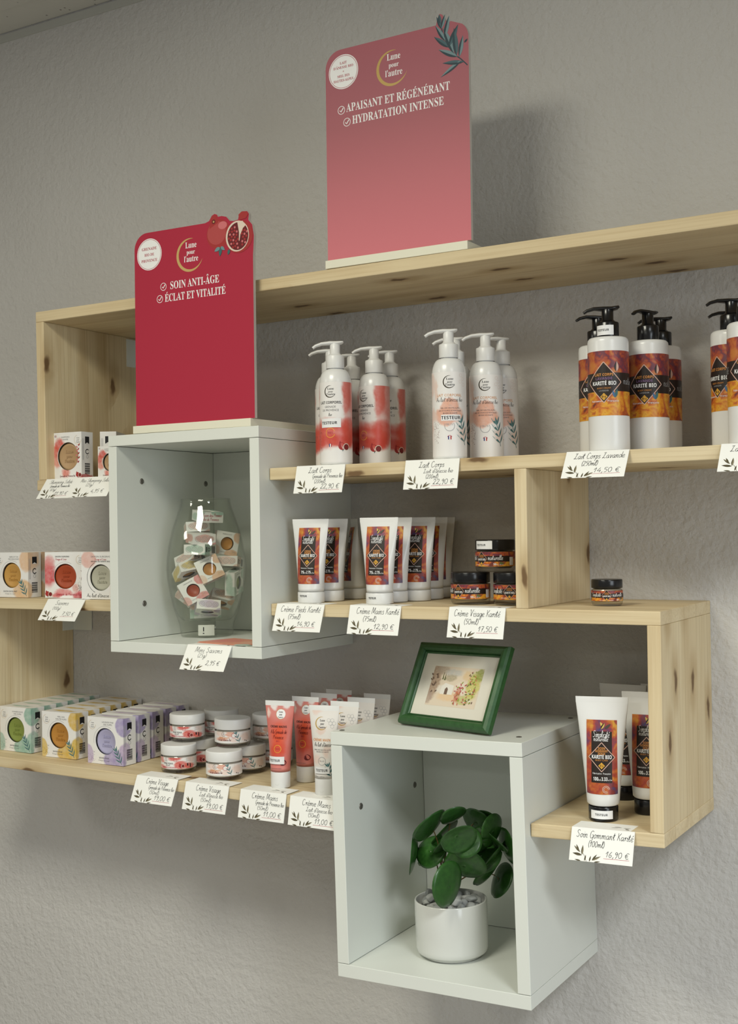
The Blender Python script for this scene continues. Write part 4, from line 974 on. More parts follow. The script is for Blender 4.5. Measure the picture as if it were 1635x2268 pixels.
# ================================================================== soap boxes
def soap_box(name, w_, d_, h_, art, soapm, deco, side=True, hole=None, seg=44, small=False):
    """a printed carton with a round window and the soap behind it; origin at the base centre, front faces -y"""
    t = thing(name, (0, 0, 0), 'x', 'soap box')
    hx, hz, hr = hole or (0, h_ * .49, h_ * .285)
    yf = -d_ / 2; b = MB(); uvf = lambda x, z: ((x + w_ / 2) / w_, z / h_)
    # front with the hole
    V = []; uv = []
    for i in range(seg):
        a = 2 * PI * i / seg; c, s_ = math.cos(a), math.sin(a)
        V.append((hx + hr * c, yf, hz + hr * s_))
    for i in range(seg):
        a = 2 * PI * i / seg; c, s_ = math.cos(a), math.sin(a)
        k = min(((w_ / 2 - hx) if c > 0 else (w_ / 2 + hx)) / abs(c) if abs(c) > 1e-6 else 9, ((h_ - hz) if s_ > 0 else hz) / abs(s_) if abs(s_) > 1e-6 else 9)
        V.append((hx + k * c, yf, hz + k * s_))
    F = [(i, (i + 1) % seg, seg + (i + 1) % seg, seg + i) for i in range(seg)]
    F = [tuple(reversed(f)) for f in F]
    b.add(V, F, art, [uvf(x, z) for x, y, z in V])
    cor = []
    for (cx, cz) in ((w_ / 2, 0), (w_ / 2, h_), (-w_ / 2, h_), (-w_ / 2, 0)):
        j = max(range(seg), key=lambda i: V[seg + i][0] * (1 if cx > 0 else -1) / w_ + (V[seg + i][2] - h_ / 2) * (1 if cz > 0 else -1) / h_)
        lo = [i for i in range(seg)]
        # triangle filling the square corner between the two neighbouring rim samples
        best = sorted(range(seg), key=lambda i: (V[seg + i][0] - cx) ** 2 + (V[seg + i][2] - cz) ** 2)[:2]
        T3 = [V[seg + best[0]], (cx, yf, cz), V[seg + best[1]]]
        b.add(T3, [(0, 1, 2)], art, [uvf(x, z) for x, y, z in T3])
    # window wall
    V2 = V[:seg] + [(x, yf + .0016, z) for x, y, z in V[:seg]]
    b.add(V2, [(i, (i + 1) % seg, seg + (i + 1) % seg, seg + i) for i in range(seg)], PAPER)
    yb = d_ / 2
    def quad(P, uv_): b.add(P, [(0, 1, 2, 3)], art, uv_)
    dw, dh = d_ / w_, d_ / h_
    quad([(w_ / 2, yf, 0), (w_ / 2, yb, 0), (w_ / 2, yb, h_), (w_ / 2, yf, h_)], [(1, 0), (1 + dw, 0), (1 + dw, 1), (1, 1)])
    quad([(-w_ / 2, yb, 0), (-w_ / 2, yf, 0), (-w_ / 2, yf, h_), (-w_ / 2, yb, h_)], [(-dw, 0), (0, 0), (0, 1), (-dw, 1)])
    e = .0007   # lid folded slightly above the side flap, as on the tuck-in cartons
    quad([(-w_ / 2, yf, h_), (w_ / 2, yf, h_), (w_ / 2, yb, h_), (-w_ / 2, yb, h_)], [(0, 1), (1, 1), (1, 1 + dh), (0, 1 + dh)])
    quad([(-w_ / 2, yb, 0), (w_ / 2, yb, 0), (w_ / 2, yf, 0), (-w_ / 2, yf, 0)], [(0, -dh), (1, -dh), (1, 0), (0, 0)])
    quad([(w_ / 2, yb, 0), (-w_ / 2, yb, 0), (-w_ / 2, yb, h_), (w_ / 2, yb, h_)], [(2, 0), (3, 0), (3, 1), (2, 1)])
    b.build('carton', t)
    # soap: a round bar with a raised rim, set behind the window
    b = MB(); R0 = hr * 1.06; y0 = yf + .0022
    prof = [(.0001, .0010), (R0 * .70, .0010), (R0 * .76, .0000), (R0 * .86, .0002), (R0 * .97, .0022), (R0, .0052)]
    V = []; n = 36
    for r_, y in prof:
        for i in range(n): a = 2 * PI * i / n; V.append((hx - .02 * hr + r_ * math.sin(a), y0 + y + .0012, hz - .03 * hr + r_ * math.cos(a)))
    b.add(V, [(j * n + i, j * n + (i + 1) % n, (j + 1) * n + (i + 1) % n, (j + 1) * n + i) for j in range(len(prof) - 1) for i in range(n)], soapm, None, True)
    sp_ = b.build('soap', t)
    if not small:
        FC.extrude = .035; me_items = []
        for k, q in enumerate(('Lune', 'pour', "l'autre")):
            FC.body = ''.join(fchar(c, 'serif') for c in q); me = bpy.data.meshes.new_from_object(FO); xs = [v.co.x for v in me.vertices]; cx = (min(xs) + max(xs)) / 2
            kk = hr * (.33, .27, .33)[k]
            me_items.append(([(hx + (v.co.x - cx) * kk, y0 + .0020 - (v.co.z + .03) * .011, hz + hr * (.22, -.10, -.44)[k] + v.co.y * kk) for v in me.vertices], [tuple(p.vertices) for p in me.polygons])); bpy.data.meshes.remove(me)
        FC.extrude = 0; b = MB()
        for V, F in me_items: b.add(V, F, soapm)
        b.build('embossing', sp_)
    fd, sd = Dec(), Dec(); deco(fd, w_, h_, hx, hz, hr)
    b = MB(); fd.emit(b, f_front(yf))
    if side:
        sd.barcode(-d_ * .22, d_ * .22, h_ * .10, h_ * .33, INK, True)
        sd.poly([(-d_ * .18, h_ * .74), (d_ * .18, h_ * .74), (d_ * .18, h_ * .90), (-d_ * .18, h_ * .90)], INK); sd.up().poly([(-d_ * .18, h_ * .7399), (0, h_ * .775), (d_ * .18, h_ * .7399)], WHITE_PL)
        sd.ring(0, h_ * .58, d_ * .11, d_ * .16, INK, 40, 330); sd.ring(0, h_ * .47, d_ * .08, d_ * .10, INKLT)
        for k in range(3): sd.rect(-d_ * (.42 - .05 * k), -d_ * (.405 - .05 * k), h_ * .40, h_ * .86, INKLT)
        sd.emit(b, f_right(w_ / 2))
    b.build('print', t)
    return t
def soapc(n, c): return mat(n, c, .42, .4)
def deco_std(l1, l2, b1, b2_, ink=INKG, logo_right=False, ring=True):
    def f(d, w_, h_, hx, hz, hr):
        sx = 1 if logo_right else -1
        lx, ly = sx * w_ * .37, h_ * .83
        d.ring(lx, ly, h_ * .094, h_ * .099, GOLD, 100, 360); 
        for i, q in enumerate(('Lune', 'pour', "l'autre")): d.text(q, lx + w_ * .01, ly + h_ * (.028 - .045 * i), h_ * .026, INKG, 'serif')
        tx = -sx * w_ * .07
        d.text(l1, tx, h_ * .885, h_ * .030, ink, 'bold' if not l2 else 'sans', wid=min(w_ * .50, h_ * .027 * len(l1)))
        if l2: d.text(l2, tx, h_ * .835, h_ * .030, ink, wid=min(w_ * .46, h_ * .027 * len(l2)))
        if ring: d.ring(hx, hz, hr * 1.13, hr * 1.15, INKLT, 60, 190, 24)
        if b1: d.text(b1, -w_ * .04, h_ * .115, h_ * .030, ink, 'bold', wid=min(w_ * .5, h_ * .028 * len(b1)))
        if b2_: d.text(b2_, -w_ * .04, h_ * .065, h_ * .026, INKG, 'italic', wid=min(w_ * .4, h_ * .021 * len(b2_)))
    return f
def with_sprig(f, dots=None):
    def g(d, w_, h_, hx, hz, hr):
        f(d, w_, h_, hx, hz, hr); d.sprig(w_ * .45, h_ * .03, h_ * .36, SAGE, SAGE2, R(118), 4, .18)
        if dots:
            rnd = random.Random(4)
            for i in range(30): d.disc(-w_ * .40 + rnd.uniform(-w_ * .09, w_ * .11), h_ * .16 + rnd.uniform(-h_ * .12, h_ * .13), h_ * .0055, dots, 5)
    return g
CW = (.80, .79, .77)
def trio(c, c2): return [(1.02, .84, .27, .27, c, .18), (-.02, .18, .20, .26, c2, .18), (.78, .10, .36, .24, c, .2), (1.05, .30, .2, .2, c2, .3), (.45, 1.22, .42, .10, c2, .5)]
M_SG = watercolor('green_soap_print', CW, trio((.23, .42, .33), (.33, .50, .42)), 3.2, .07, .45, .35)
M_SY = watercolor('yellow_soap_print', CW, trio((.62, .40, .045), (.64, .44, .07)), 3.2, .07, .45, .3)
M_SL = watercolor('lavender_soap_print', CW, trio((.33, .27, .50), (.48, .38, .56)), 3.2, .07, .45, .35)
M_SA = watercolor('apricot_soap_print', CW, [(.95, .82, .25, .30, (.72, .48, .30), .25), (.85, .15, .34, .26, (.70, .46, .24), .25), (-.02, .12, .18, .16, (.70, .48, .30), .3), (1.1, .9, .3, .4, (.72, .5, .32), .4)], 3.2, .07, .45, .3)
M_SR = watercolor('pomegranate_soap_print', CW, [(.08, .52, .24, .36, (.58, .045, .055), .45), (.10, .80, .18, .15, (.66, .25, .24), .6), (.45, .12, .30, .10, (.66, .22, .22), .5), (.88, .06, .25, .13, (.62, .10, .12), .4), (.75, .22, .12, .10, (.70, .40, .36), .6), (1.1, .05, .3, .10, (.38, .02, .04), .3), (.3, .06, .2, .08, (.62, .10, .10), .6)], 3.6, .10, .45, .3)
M_SK = watercolor('shea_soap_print', CW, [(.18, .84, .24, .20, (.70, .42, .36), .25), (.9, .2, .2, .3, (.72, .50, .44), .4)], 3.2, .07, .45, .3)
M_SH = watercolor('shampoo_print', CW, [(.24, .74, .24, .18, (.60, .05, .03), .5), (.08, .58, .16, .20, (.62, .10, .06), .5), (.14, .36, .22, .16, (.70, .25, .18), .6), (.44, .14, .18, .16, (.66, .18, .13), .6), (1.15, .02, .35, .09, (.45, .03, .03), .3)], 3.8, .09, .45, .3)
def deco_red(d, w_, h_, hx, hz, hr):
    deco_std('SAVON SURGRAS', '', '', '', INK, True)(d, w_, h_, hx, hz, hr); d.hand('Visage et Corps', -w_ * .10, h_ * .825, h_ * .042, INKR, h_ * .005, al='c', wid=w_ * .28)
    d.hand('Grenade de Provence bio', w_ * .08, h_ * .055, h_ * .052, INKR, h_ * .006, al='c', wid=w_ * .62); d.pome(-w_ * .44, h_ * .09, h_ * .055)
    rnd = random.Random(9)
    for i in range(60): d.disc(w_ * .38 + rnd.gauss(0, w_ * .05), h_ * .24 + rnd.gauss(0, h_ * .06), h_ * .0055, INK, 5)
    d.line(spline([(w_ * .44, h_ * .33), (w_ * .40, h_ * .42), (w_ * .43, h_ * .52), (w_ * .39, h_ * .60)]), h_ * .008, POMD); d.disc(w_ * .42, h_ * .60, h_ * .012, INK, 8); d.disc(w_ * .45, h_ * .48, h_ * .012, INK, 8)
def deco_shea(d, w_, h_, hx, hz, hr):
    d.text('SAVON SURGRAS', 0, h_ * .885, h_ * .034, INKG, wid=w_ * .5); d.hand('Visage et Corps', 0, h_ * .825, h_ * .042, INKR, h_ * .005, al='c', wid=w_ * .3); d.text('BEURRE DE KARITÉ BIO', 0, h_ * .785, h_ * .026, INK, 'bold', wid=w_ * .5)
    d.ring(hx, hz, hr * 1.22, hr * 1.25, INK, 115, 245, 24); d.hand("Au lait d'ânesse bio", -w_ * .36, h_ * .045, h_ * .075, INK, h_ * .007, wid=w_ * .7)
def deco_sham(d, w_, h_, hx, hz, hr):
    deco_std('SHAMPOING', 'SOLIDE', '', '', INKG, True, False)(d, w_, h_, hx, hz, hr); d.flag(-w_ * .42, h_ * .92, h_ * .02); d.hand('Grenade de Provence bio', 0, h_ * .05, h_ * .04, POMD, h_ * .005, al='c', wid=w_ * .55); d.pome(w_ * .36, h_ * .09, h_ * .05)
    for i in range(9): d.leaf(w_ * (.36 + .012 * (i % 3)), h_ * (.34 + .045 * i), R(40 + 95 * (i % 2)), h_ * .07, h_ * .03, POML if i % 2 else POMR)
W0, H0, DP = .0785, .0790, .0318
mk_sg = Maker(lambda: soap_box('soap_box', W0, DP, H0, M_SG, soapc('olive_green_soap', (.215, .270, .060)), with_sprig(deco_std('LAVANDE DOUCE', 'DES ALPES', 'SAVON DOUX', 'Visage et corps'), SAGE)))
mk_sy = Maker(lambda: soap_box('soap_box', W0, DP, H0, M_SY, soapc('honey_soap', (.46, .215, .040)), with_sprig(deco_std('MIEL DES', 'HAUTES-ALPES', 'SAVON DOUX', 'Visage et corps'), OLIVE)))
mk_sl = Maker(lambda: soap_box('soap_box', W0, DP, H0, M_SL, soapc('lavender_soap', (.40, .385, .56)), with_sprig(deco_std('LAVANDE FINE', 'DES ALPES', 'SAVON DOUX', 'Visage et corps'), VIOLET)))
mk_sa = Maker(lambda: soap_box('soap_box', W0, DP, H0, M_SA, soapc('apricot_soap', (.52, .285, .070)), with_sprig(deco_std('ABRICOT DE', 'PROVENCE BIO', 'SAVON EXFOLIANT', 'Visage et corps'))))
mk_sr = Maker(lambda: soap_box('soap_box', W0, DP, H0, M_SR, soapc('brick_red_soap', (.36, .060, .018)), deco_red, hole=(.000, H0 * .47, H0 * .275)))
mk_sk = Maker(lambda: soap_box('soap_box', W0, DP, H0, M_SK, soapc('ivory_soap', (.44, .43, .34)), deco_shea, hole=(0, H0 * .46, H0 * .28)))
mk_sh = Maker(lambda: soap_box('soap_box', .0640, .0280, .0800, M_SH, soapc('tan_shampoo_bar', (.44, .285, .150)), deco_sham, hole=(.001, .0390, .0240)))
mk_sm = Maker(lambda: soap_box('soap_box', .0480, .0220, .0520, M_SH, soapc('tan_shampoo_bar', (.44, .285, .150)), deco_sham, hole=(.001, .0250, .0150)))
nth = ('front', 'second', 'third', 'fourth', 'fifth', 'last')
for mk, x0, y0, pitch, cnt, colr, drift, yaw in ((mk_sg, -.6920, -.1930, .0325, 6, 'green', -.0035, 0), (mk_sy, -.5825, -.1970, .0325, 6, 'yellow', -.0040, 0), (mk_sl, -.4710, -.2010, .0390, 5, 'lavender', -.0030, 4)):
    for i in range(cnt):
        lab = (f'{colr} printed soap box with round window at the front of its row' if i == 0 else f'{colr} printed soap box, {nth[i] if i < cnt - 1 else "last"} from the front in its row')
        x = x0 + drift * i; y = y0 + .5 * DP + pitch * i
        if y + DP / 2 > -.001: y = -.001 - DP / 2
        put(mk, x, y, zL, lab, yaw if i else (-1 if mk is mk_sg else 1), f'{colr} soap boxes on the lowest shelf')
for i in range(3):
    put(mk_sa, -.6745 - .004 * i, -.2160 + .5 * DP + i * .036, zC, ('apricot soap box with orange soap, left end of the middle shelf', 'apricot soap box right behind the left-end one on the middle shelf', 'apricot soap box at the back against the wall on the middle shelf')[i], 2, 'apricot soap boxes')
    put(mk_sr, -.5560 - .010 * i, -.2090 + .5 * DP + i * .040, zC, ('red-splashed soap box with brick red soap, over the 7,50 card', 'red-splashed soap box right behind the one over the 7,50 card', 'red-splashed soap box at the back against the wall')[i], 14, 'pomegranate soap boxes')
    put(mk_sk, -.4560 - .004 * i, -.2260 + .5 * DP + i * .036, zC, ('pink and white soap box with ivory soap, cut off by the white cube', 'pink and white soap box right behind the ivory soap one', 'pink and white soap box at the back beside the white cube')[i], 6, 'ivory soap boxes')
put(mk_sh, -.5350, -.2040, zB, 'red-splashed solid shampoo box with tan bar, left on the upper shelf', 1, 'solid shampoo boxes')
put(mk_sh, -.4880, -.1560, zB, 'red-splashed solid shampoo box behind, partly hidden by the white cube', -62, 'solid shampoo boxes')
put(mk_sm, -.4420, -.2060, zB, 'mini solid shampoo box peeking out left of the white cube', 0, 'solid shampoo boxes')

# ================================================================== glass vase with mini soaps
VX, VY, VZ = -.3095, -.1270, 1.3691
t = thing('glass_vase', (VX, VY, VZ), 'clear glass vase filled with mini soap boxes in the upper white cube', 'vase')
outer = [(.0001, .0003), (.0395, 0), (.0430, .0015), (.0438, .006), (.0455, .020), (.0490, .030), (.0545, .045), (.0605, .070), (.0652, .095), (.0664, .112), (.0655, .130), (.0625, .152), (.0570, .176), (.0500, .197), (.0440, .214), (.0418, .2235), (.0412, .2290)]
inner = [(.0396, .2290), (.0402, .2235), (.0424, .214), (.0484, .197), (.0554, .176), (.0609, .152), (.0639, .130), (.0648, .112), (.0636, .095), (.0589, .070), (.0527, .045), (.0470, .034), (.0400, .027), (.0001, .0245)]
b = MB(); b.lathe(outer + [(.0404, .2298)] + inner, GLASS, 72); b.build('vase_body', t)
d = Dec(); d.rect(.0000, .0260, .0040, .0215, mat('pale_clear_label', (.52, .54, .47), .5), .003); d.up().rect(.0078, .0094, .0110, .0180, INK); d.rect(.0074, .0098, .0070, .0085, INK)
d.build('price_sticker', lambda u, v, h: ((.0446 + h) * math.sin(u / .0446 + .35), -(.0446 + h) * math.cos(u / .0446 + .35), v), t, h0=.0012)
def deco_mini(l1):
    def f(d, w_, h_, hx, hz, hr):
        d.text(l1, -w_ * .05, h_ * .86, h_ * .045, INKG, wid=w_ * .42); d.ring(w_ * .34, h_ * .16, h_ * .07, h_ * .078, GOLD, 100, 360); d.text('Lune', w_ * .34, h_ * .15, h_ * .03, INKG, 'serif'); d.text('SAVON', -w_ * .15, h_ * .10, h_ * .04, INKG)
    return f
MW, MD, MH = .0390, .0170, .0390
def mini(nm, col, col2, soapcol, l1):
    m_ = watercolor('mini_' + nm + '_print', CW, [(1.0, .82, .30, .30, col, .2), (0, .15, .25, .28, col2, .25), (.75, .05, .35, .25, col, .25), (1.3, .7, .22, .45, col, .3), (.5, 1.25, .5, .2, col2, .3), (-.25, .5, .2, .6, col2, .4)], 3.2, .07, .45, .3)
    def mk():
        t = soap_box('mini_soap_box', MW, MD, MH, m_, soapc('mini_' + nm + '_soap', soapcol), deco_mini(l1), side=False, seg=32, small=True)
        d = Dec(); d.barcode(-MD * .34, MD * .34, MH * .10, MH * .40, INK, True); d.rect(-MD * .25, MD * .25, MH * .80, MH * .90, INK); d.ring(0, MH * .65, MD * .12, MD * .2, INK)
        d.build('barcode_print', f_right(MW / 2), t)
        d = Dec()
        for k in range(3): d.ring(-MW * .28 + MW * .28 * k, 0, MD * .24, MD * .28, INKLT); d.ring(-MW * .28 + MW * .28 * k, 0, MD * .10, MD * .13, INKLT)
        d.build('emblem_print', f_top(MH), t)
        d = Dec(); d.hand('Savon doux Provence', -MW * .42, .0012, .0055, INKR, .0004, wid=MW * .84); d.hand('bio de Provence', -MW * .40, -.0055, .0055, INKR, .0004, wid=MW * .7)
        d.build('script_print', lambda u, v, h: (u, -v, -h), t)
        return t
    return Maker(mk)
HAND.setdefault('x', (8, '1 9 8 0;8 9 1 0'))
mm = {'pink': mini('pink', (.62, .20, .19), (.66, .34, .30), (.34, .06, .025), 'GRENADE'), 'mint': mini('mint', (.33, .50, .42), (.42, .56, .48), (.26, .30, .10), 'LAVANDE'), 'orange': mini('orange', (.70, .42, .26), (.72, .52, .40), (.48, .22, .05), 'ABRICOT'),
      'yellow': mini('yellow', (.62, .44, .08), (.66, .50, .15), (.46, .24, .06), 'MIEL'), 'peach': mini('peach', (.70, .46, .38), (.72, .52, .46), (.46, .44, .36), 'KARITE'), 'purple': mini('purple', (.44, .36, .52), (.54, .46, .60), (.40, .38, .52), 'LAVANDE')}
MINI = (('mint', (-.2955, -.1398, 1.5692), 70, -82, 8, 'mint mini soap box on the very top of the pile in the vase'), ('pink', (-.3006, -.1524, 1.5327), 65, 95, -8, 'pink mini soap box lying just under the topmost mint one'),
  ('mint', (-.3004, -.1546, 1.5137), 20, 88, -10, 'mint mini soap box lying below the upper pink one in the vase'), ('orange', (-.2804, -.1101, 1.5234), 50, 0, 10, 'mini soap box with orange round soap, upper right in the vase'),
  ('peach', (-.3415, -.1279, 1.4937), 55, 60, -50, 'peach mini soap box tilted against the left side of the vase'), ('peach', (-.2783, -.1052, 1.4919), 10, 82, 12, 'peach mini soap box lying at the right side of the vase'),
  ('yellow', (-.3330, -.1481, 1.4789), 80, 60, -20, 'yellow mini soap box in the middle left of the vase'), ('orange', (-.2875, -.1463, 1.4805), 36, -14, -24, 'peach-printed mini soap box with amber soap in the middle of the vase'),
  ('pink', (-.3103, -.1619, 1.4455), 40, -14, -28, 'pink mini soap box with red round soap, nearest the front of the vase'), ('mint', (-.2649, -.1093, 1.4589), 105, 5, -10, 'pale green mini soap box standing on edge at the lower right'),
  ('purple', (-.2945, -.1440, 1.4178), 28, 70, 16, 'purple mini soap box lying near the bottom of the vase'), ('peach', (-.3309, -.1402, 1.4404), 35, 20, 40, 'white and peach mini soap box at the lower left of the vase'),
  ('mint', (-.3204, -.1168, 1.4063), 60, 85, 5, 'mint and peach mini soap box at the very bottom of the vase'), ('orange', (-.2986, -.1021, 1.4294), 20, 60, 30, 'orange-printed mini soap box low at the back right of the vase'),
  ('peach', (-.3260, -.1306, 1.5493), 60, 80, -15, 'pale mini soap box at the upper left behind the pink one'))
for kd, p, yw, pt_, rl_, lab in MINI:
    M = Matrix.Rotation(R(yw), 4, 'Z') @ Matrix.Rotation(R(pt_), 4, 'X') @ Matrix.Rotation(R(rl_), 4, 'Y')
    o = mm[kd]((0, 0, 0), lab, 0, 'mini soap boxes in the vase')
    o.rotation_mode = 'XYZ'; o.rotation_euler = M.to_euler('XYZ'); o.location = Vector(p) + M.to_3x3() @ Vector((0, 0, -MH / 2))
for nm, dz, lab, rz in (('leaflet', .0002, 'orange and pink leaflet lying on the floor of the upper white cube', -8), ('leaflet', .0012, 'coral leaflet on top of the stack beside the vase', -14)):
    b = MB(); b.box(-.055, .055, -.036, .036, 0, .0008, watercolor('leaflet_print', (.70, .30, .20), [(.2, .5, .4, .4, (.68, .24, .20), .4), (.8, .6, .3, .4, (.72, .40, .28), .4), (.9, .1, .15, .2, (.40, .55, .48), .3)], 3, .1, .5), )
    for k in range(len(b.uv)): b.uv[k] = [((b.v[i][0] + .055) / .11, (b.v[i][1] + .036) / .072) for i in b.f[k]]
    o = b.build(nm); o.location = (-.1810, -.2120, 1.3691 + dz); o.rotation_euler = (0, 0, R(rz)); tag(o, lab, 'leaflet', 'leaflets in the upper cube')

# ================================================================== price cards
def card(x, z, y, tilt, lines, price, label, rz=0.0, wid=.0845, hgt=.042, under=True, roll=0.0):
    ct, st = math.cos(R(tilt)), math.sin(R(tilt)); ht = .0004
    t = thing('price_card', (x, y, z), label, 'price card', 'handwritten price cards', R(rz)); t.rotation_euler = (0, -roll, R(rz))
    P = [(.034, .0001), (0.0012, .0001), (-st * hgt, -ct * hgt + .0001)]; sq = (st * ht - .0005) / ct
    Q = [(.034, .0005), (-st * sq - ct * ht, .0005), (-st * hgt - ct * ht, -ct * hgt + st * ht)]
    V = [(0, a, c) for a, c in P + Q] + [(wid, a, c) for a, c in P + Q]; b = MB()
    F = [(0, 1, 4, 3), (1, 2, 5, 4), (9, 10, 7, 6), (10, 11, 8, 7), (3, 4, 10, 9), (4, 5, 11, 10), (6, 7, 1, 0), (7, 8, 2, 1), (2, 8, 11, 5), (0, 3, 9, 6)]
    b.add(V, F, PAPER); b.build('card', t)
    fm = lambda u, v, h: (u, -st * (hgt - v) - ct * (ht + h), -ct * (hgt - v) + st * (ht + h))
    d = Dec(); n = len(lines)
    for (s_, lx, ly, cap, w_) in lines: d.hand(s_, lx, ly, cap, INK, .00058 if cap > .0075 else .00046, wid=w_)
    px, py, pw = price[1], price[2], price[3]; d.hand(price[0], px, py, .0078, INK, .0006, wid=pw)
    d.build('handwriting', fm, t)
    d = Dec(); 
    if under: d.line([(px - .002, py - .0022), (px + pw, py - .0018)], .00045, INKR); d.build('underline', fm, t)
    d = Dec(); ox = .004
    d.line(spline([(ox + .0195, .0002), (ox + .0165, .0070), (ox + .0115, .0125)]), .0005, OLIVE)
    for (a, c, an, L, w_, m_) in ((.0160, .0075, 172, .0130, .0046, OLIVE), (.0135, .0110, 140, .0120, .0036, OLIVE2), (.0115, .0125, 118, .0090, .0028, OLIVE), (.0160, .0078, 88, .0125, .0042, OLIVE2), (.0200, .0005, 80, .0080, .0026, OLIVE),
            (.0265, .0003, 78, .0075, .0026, OLIVE), (.0300, .0020, 28, .0130, .0036, OLIVE2), (.0300, .0022, 52, .0100, .0030, OLIVE), (.0330, .0003, 8, .0085, .0022, OLIVE), (.0150, .0003, 172, .0085, .0024, OLIVE)):
        d.leaf(ox + a - .003, max(c, .0003), R(an), L, w_ * .74, m_, mid=OLIVE)
    d.build('leaf_print', fm, t)
    d = Dec()
    for (a, c, an, L, w_) in ((wid - .020, .014, 10, .010, .0022), (wid - .022, .015, 165, .012, .0020), (wid - .016, .010, -30, .0080, .0032), (wid - .026, .013, 190, .010, .0014)): d.leaf(a, c, R(an), L, w_, OLIVE)
    d.build('flap_print', lambda u, v, h: (u, v, .0005 + h), t)
    return t
YF = -.2392
def L3(a, b_, c, wa=.040, wb=.062, wc=.020): return [(a, .022, .0310, .0085, wa), (b_, .030, .0228, .0062, wb if wb < .05 else .052), (c, .034, .0150, .0062, wc)]
def L2(a, c, wa=.070, x0=.009): return [(a, x0, .0300, .0092, wa), (c, .024, .0190, .0078, .022)]
PR = lambda s_: (s_, .046, .0065, .033)
card(-.5618, zB(-.56) + .0003, YF, 37, [('Shampoing Solide', .012, .0315, .0075, .052), ('Grenade de Provence bio', .018, .0235, .0058, .045), ('(65g)', .022, .0160, .0055, .013)], ('11,90 €', .036, .0070, .030), 'price card reading Shampoing Solide 11,90 on the upper left shelf')
card(-.4885, zB(-.49) + .0007, YF, 37, [('Mini Shampoing Solide', .010, .0310, .0075, .066), ('(25g)', .026, .0225, .0062, .016)], ('4,95 €', .044, .0085, .028), 'price card reading 4,95, cut off by the upper white cube', under=False)
card(-.5613, zC(-.56) + .0002, YF, 36, [('Savons', .022, .0310, .0085, .030), ('(100g)', .021, .0215, .0062, .018)], ('7,50 €', .048, .0105, .028), 'price card reading Savons 7,50 under the red-splashed soap box')
card(-.0485, zB(-.05) + .0002, YF, 14.5, L3('Lait Corps', 'Grenade de Provence bio', '(200ml)'), PR('22,90 €'), 'price card reading Lait Corps Grenade 22,90 under the pomegranate bottles')
card(.1365, zB(.14) + .0002, YF, 12.5, L3('Lait Corps', "Lait d'ânesse bio", '(200ml)', wb=.046), PR('22,90 €'), 'price card reading Lait Corps Lait d’ânesse 22,90 under the peach-labelled bottles')
card(.3775, zB(.38) + .0002, YF, 33.5, L2('Lait Corps Lavande', '(250ml)', .068, .012), ('14,50 €', .042, .0080, .036), 'price card reading Lait Corps Lavande 14,50 under the lavender bottles')
card(.5785, zB(.58) + .0002, YF, 34.5, L2('Lait Corps Karité', '(250ml)', .066, .012), ('14,50 €', .042, .0080, .036), 'price card cut off by the right picture edge')
card(-.0873, zC(-.09) + .0002, YF, 20, L2('Crème Pieds Karité', '(75ml)'), ('14,90 €', .042, .0085, .032), 'price card reading Crème Pieds Karité 14,90')
card(.0414, zC(.04) + .0002, YF, 15, L2('Crème Mains Karité', '(75ml)', .070, .012), ('12,90 €', .043, .0085, .034), 'price card reading Crème Mains Karité 12,90')
card(.2023, zC(.2) + .0002, YF, 13.8, L2('Crème Visage Karité', '(50ml)', .069, .008), ('17,50 €', .046, .0095, .030), 'price card reading Crème Visage Karité 17,50')
card(-.2384, 1.3692, -.2649, 31, [('Mini Savons', .018, .0300, .0085, .052), ('(25g)', .026, .0215, .0070, .017)], ('2,95 €', .046, .0095, .027), 'price card reading Mini Savons 2,95 below the glass vase', under=False)
card(-.3669, zL(-.37) + .0002, YF, 24, L3('Crème Visage', 'Grenade de Provence bio', '(50ml)', .046), PR('19,00 €'), 'price card reading Crème Visage Grenade 19,00')
card(-.2663, zL(-.27) + .0002, YF, 15, L3('Crème Visage', "Lait d'ânesse bio", '(50ml)', .048, .046), PR('19,00 €'), 'price card reading Crème Visage Lait d’ânesse 19,00')
card(-.1593, zL(-.16) + .0002, YF, 11.5, L3('Crème Mains', 'Grenade de Provence bio', '(50ml)', .048), PR('11,00 €'), 'price card reading Crème Mains Grenade 11,00')
card(-.0675, zL(-.07) + .0002, YF, 11, L3('Crème Mains', "Lait d'ânesse bio", '(50ml)', .050, .046), PR('11,00 €'), 'price card reading Crème Mains Lait d’ânesse 11,00 beside the lower cube')
card(.3768, zD(.38) + .0002, YF, 21.5, L2('Soin Gommant Karité', '(100ml)', .076, .007), ('16,90 €', .048, .0080, .032), 'price card reading Soin Gommant Karité 16,90', roll=.025)

# ================================================================== green picture frame
FWd, FH, LEAN, yaw = .1788, .127, R(25.5), math.atan2(-.2994, .9541)
fx, fy, fz = b2(.0824, -.1646, .0012)
t = thing('picture_frame', (fx, fy, fz), 'green wooden picture frame with a small watercolour, leaning back on the lower white cube', 'picture frame')
t.rotation_mode = 'XYZ'; t.rotation_euler = (Matrix.Rotation(yaw, 4, 'Z') @ Matrix.Rotation(-.0234, 4, 'Y') @ Matrix.Rotation(-LEAN, 4, 'X')).to_euler()
def green_frame():
    m, nt, bs = newmat('green_painted_wood')
    tc = nd(nt, 'ShaderNodeTexCoord').outputs['Object']; n = noise(nt, mapping(nt, tc, (30, 30, 30)), 4.0, 4).outputs[0]
    nt.links.new(ramp(nt, n, [(.3, (.018, .070, .018)), (.7, (.030, .100, .028))]), bs.inputs['Base Color']); bs.inputs['Roughness'].default_value = .42
    return m
GF = green_frame(); bw, dp = .0165, .015
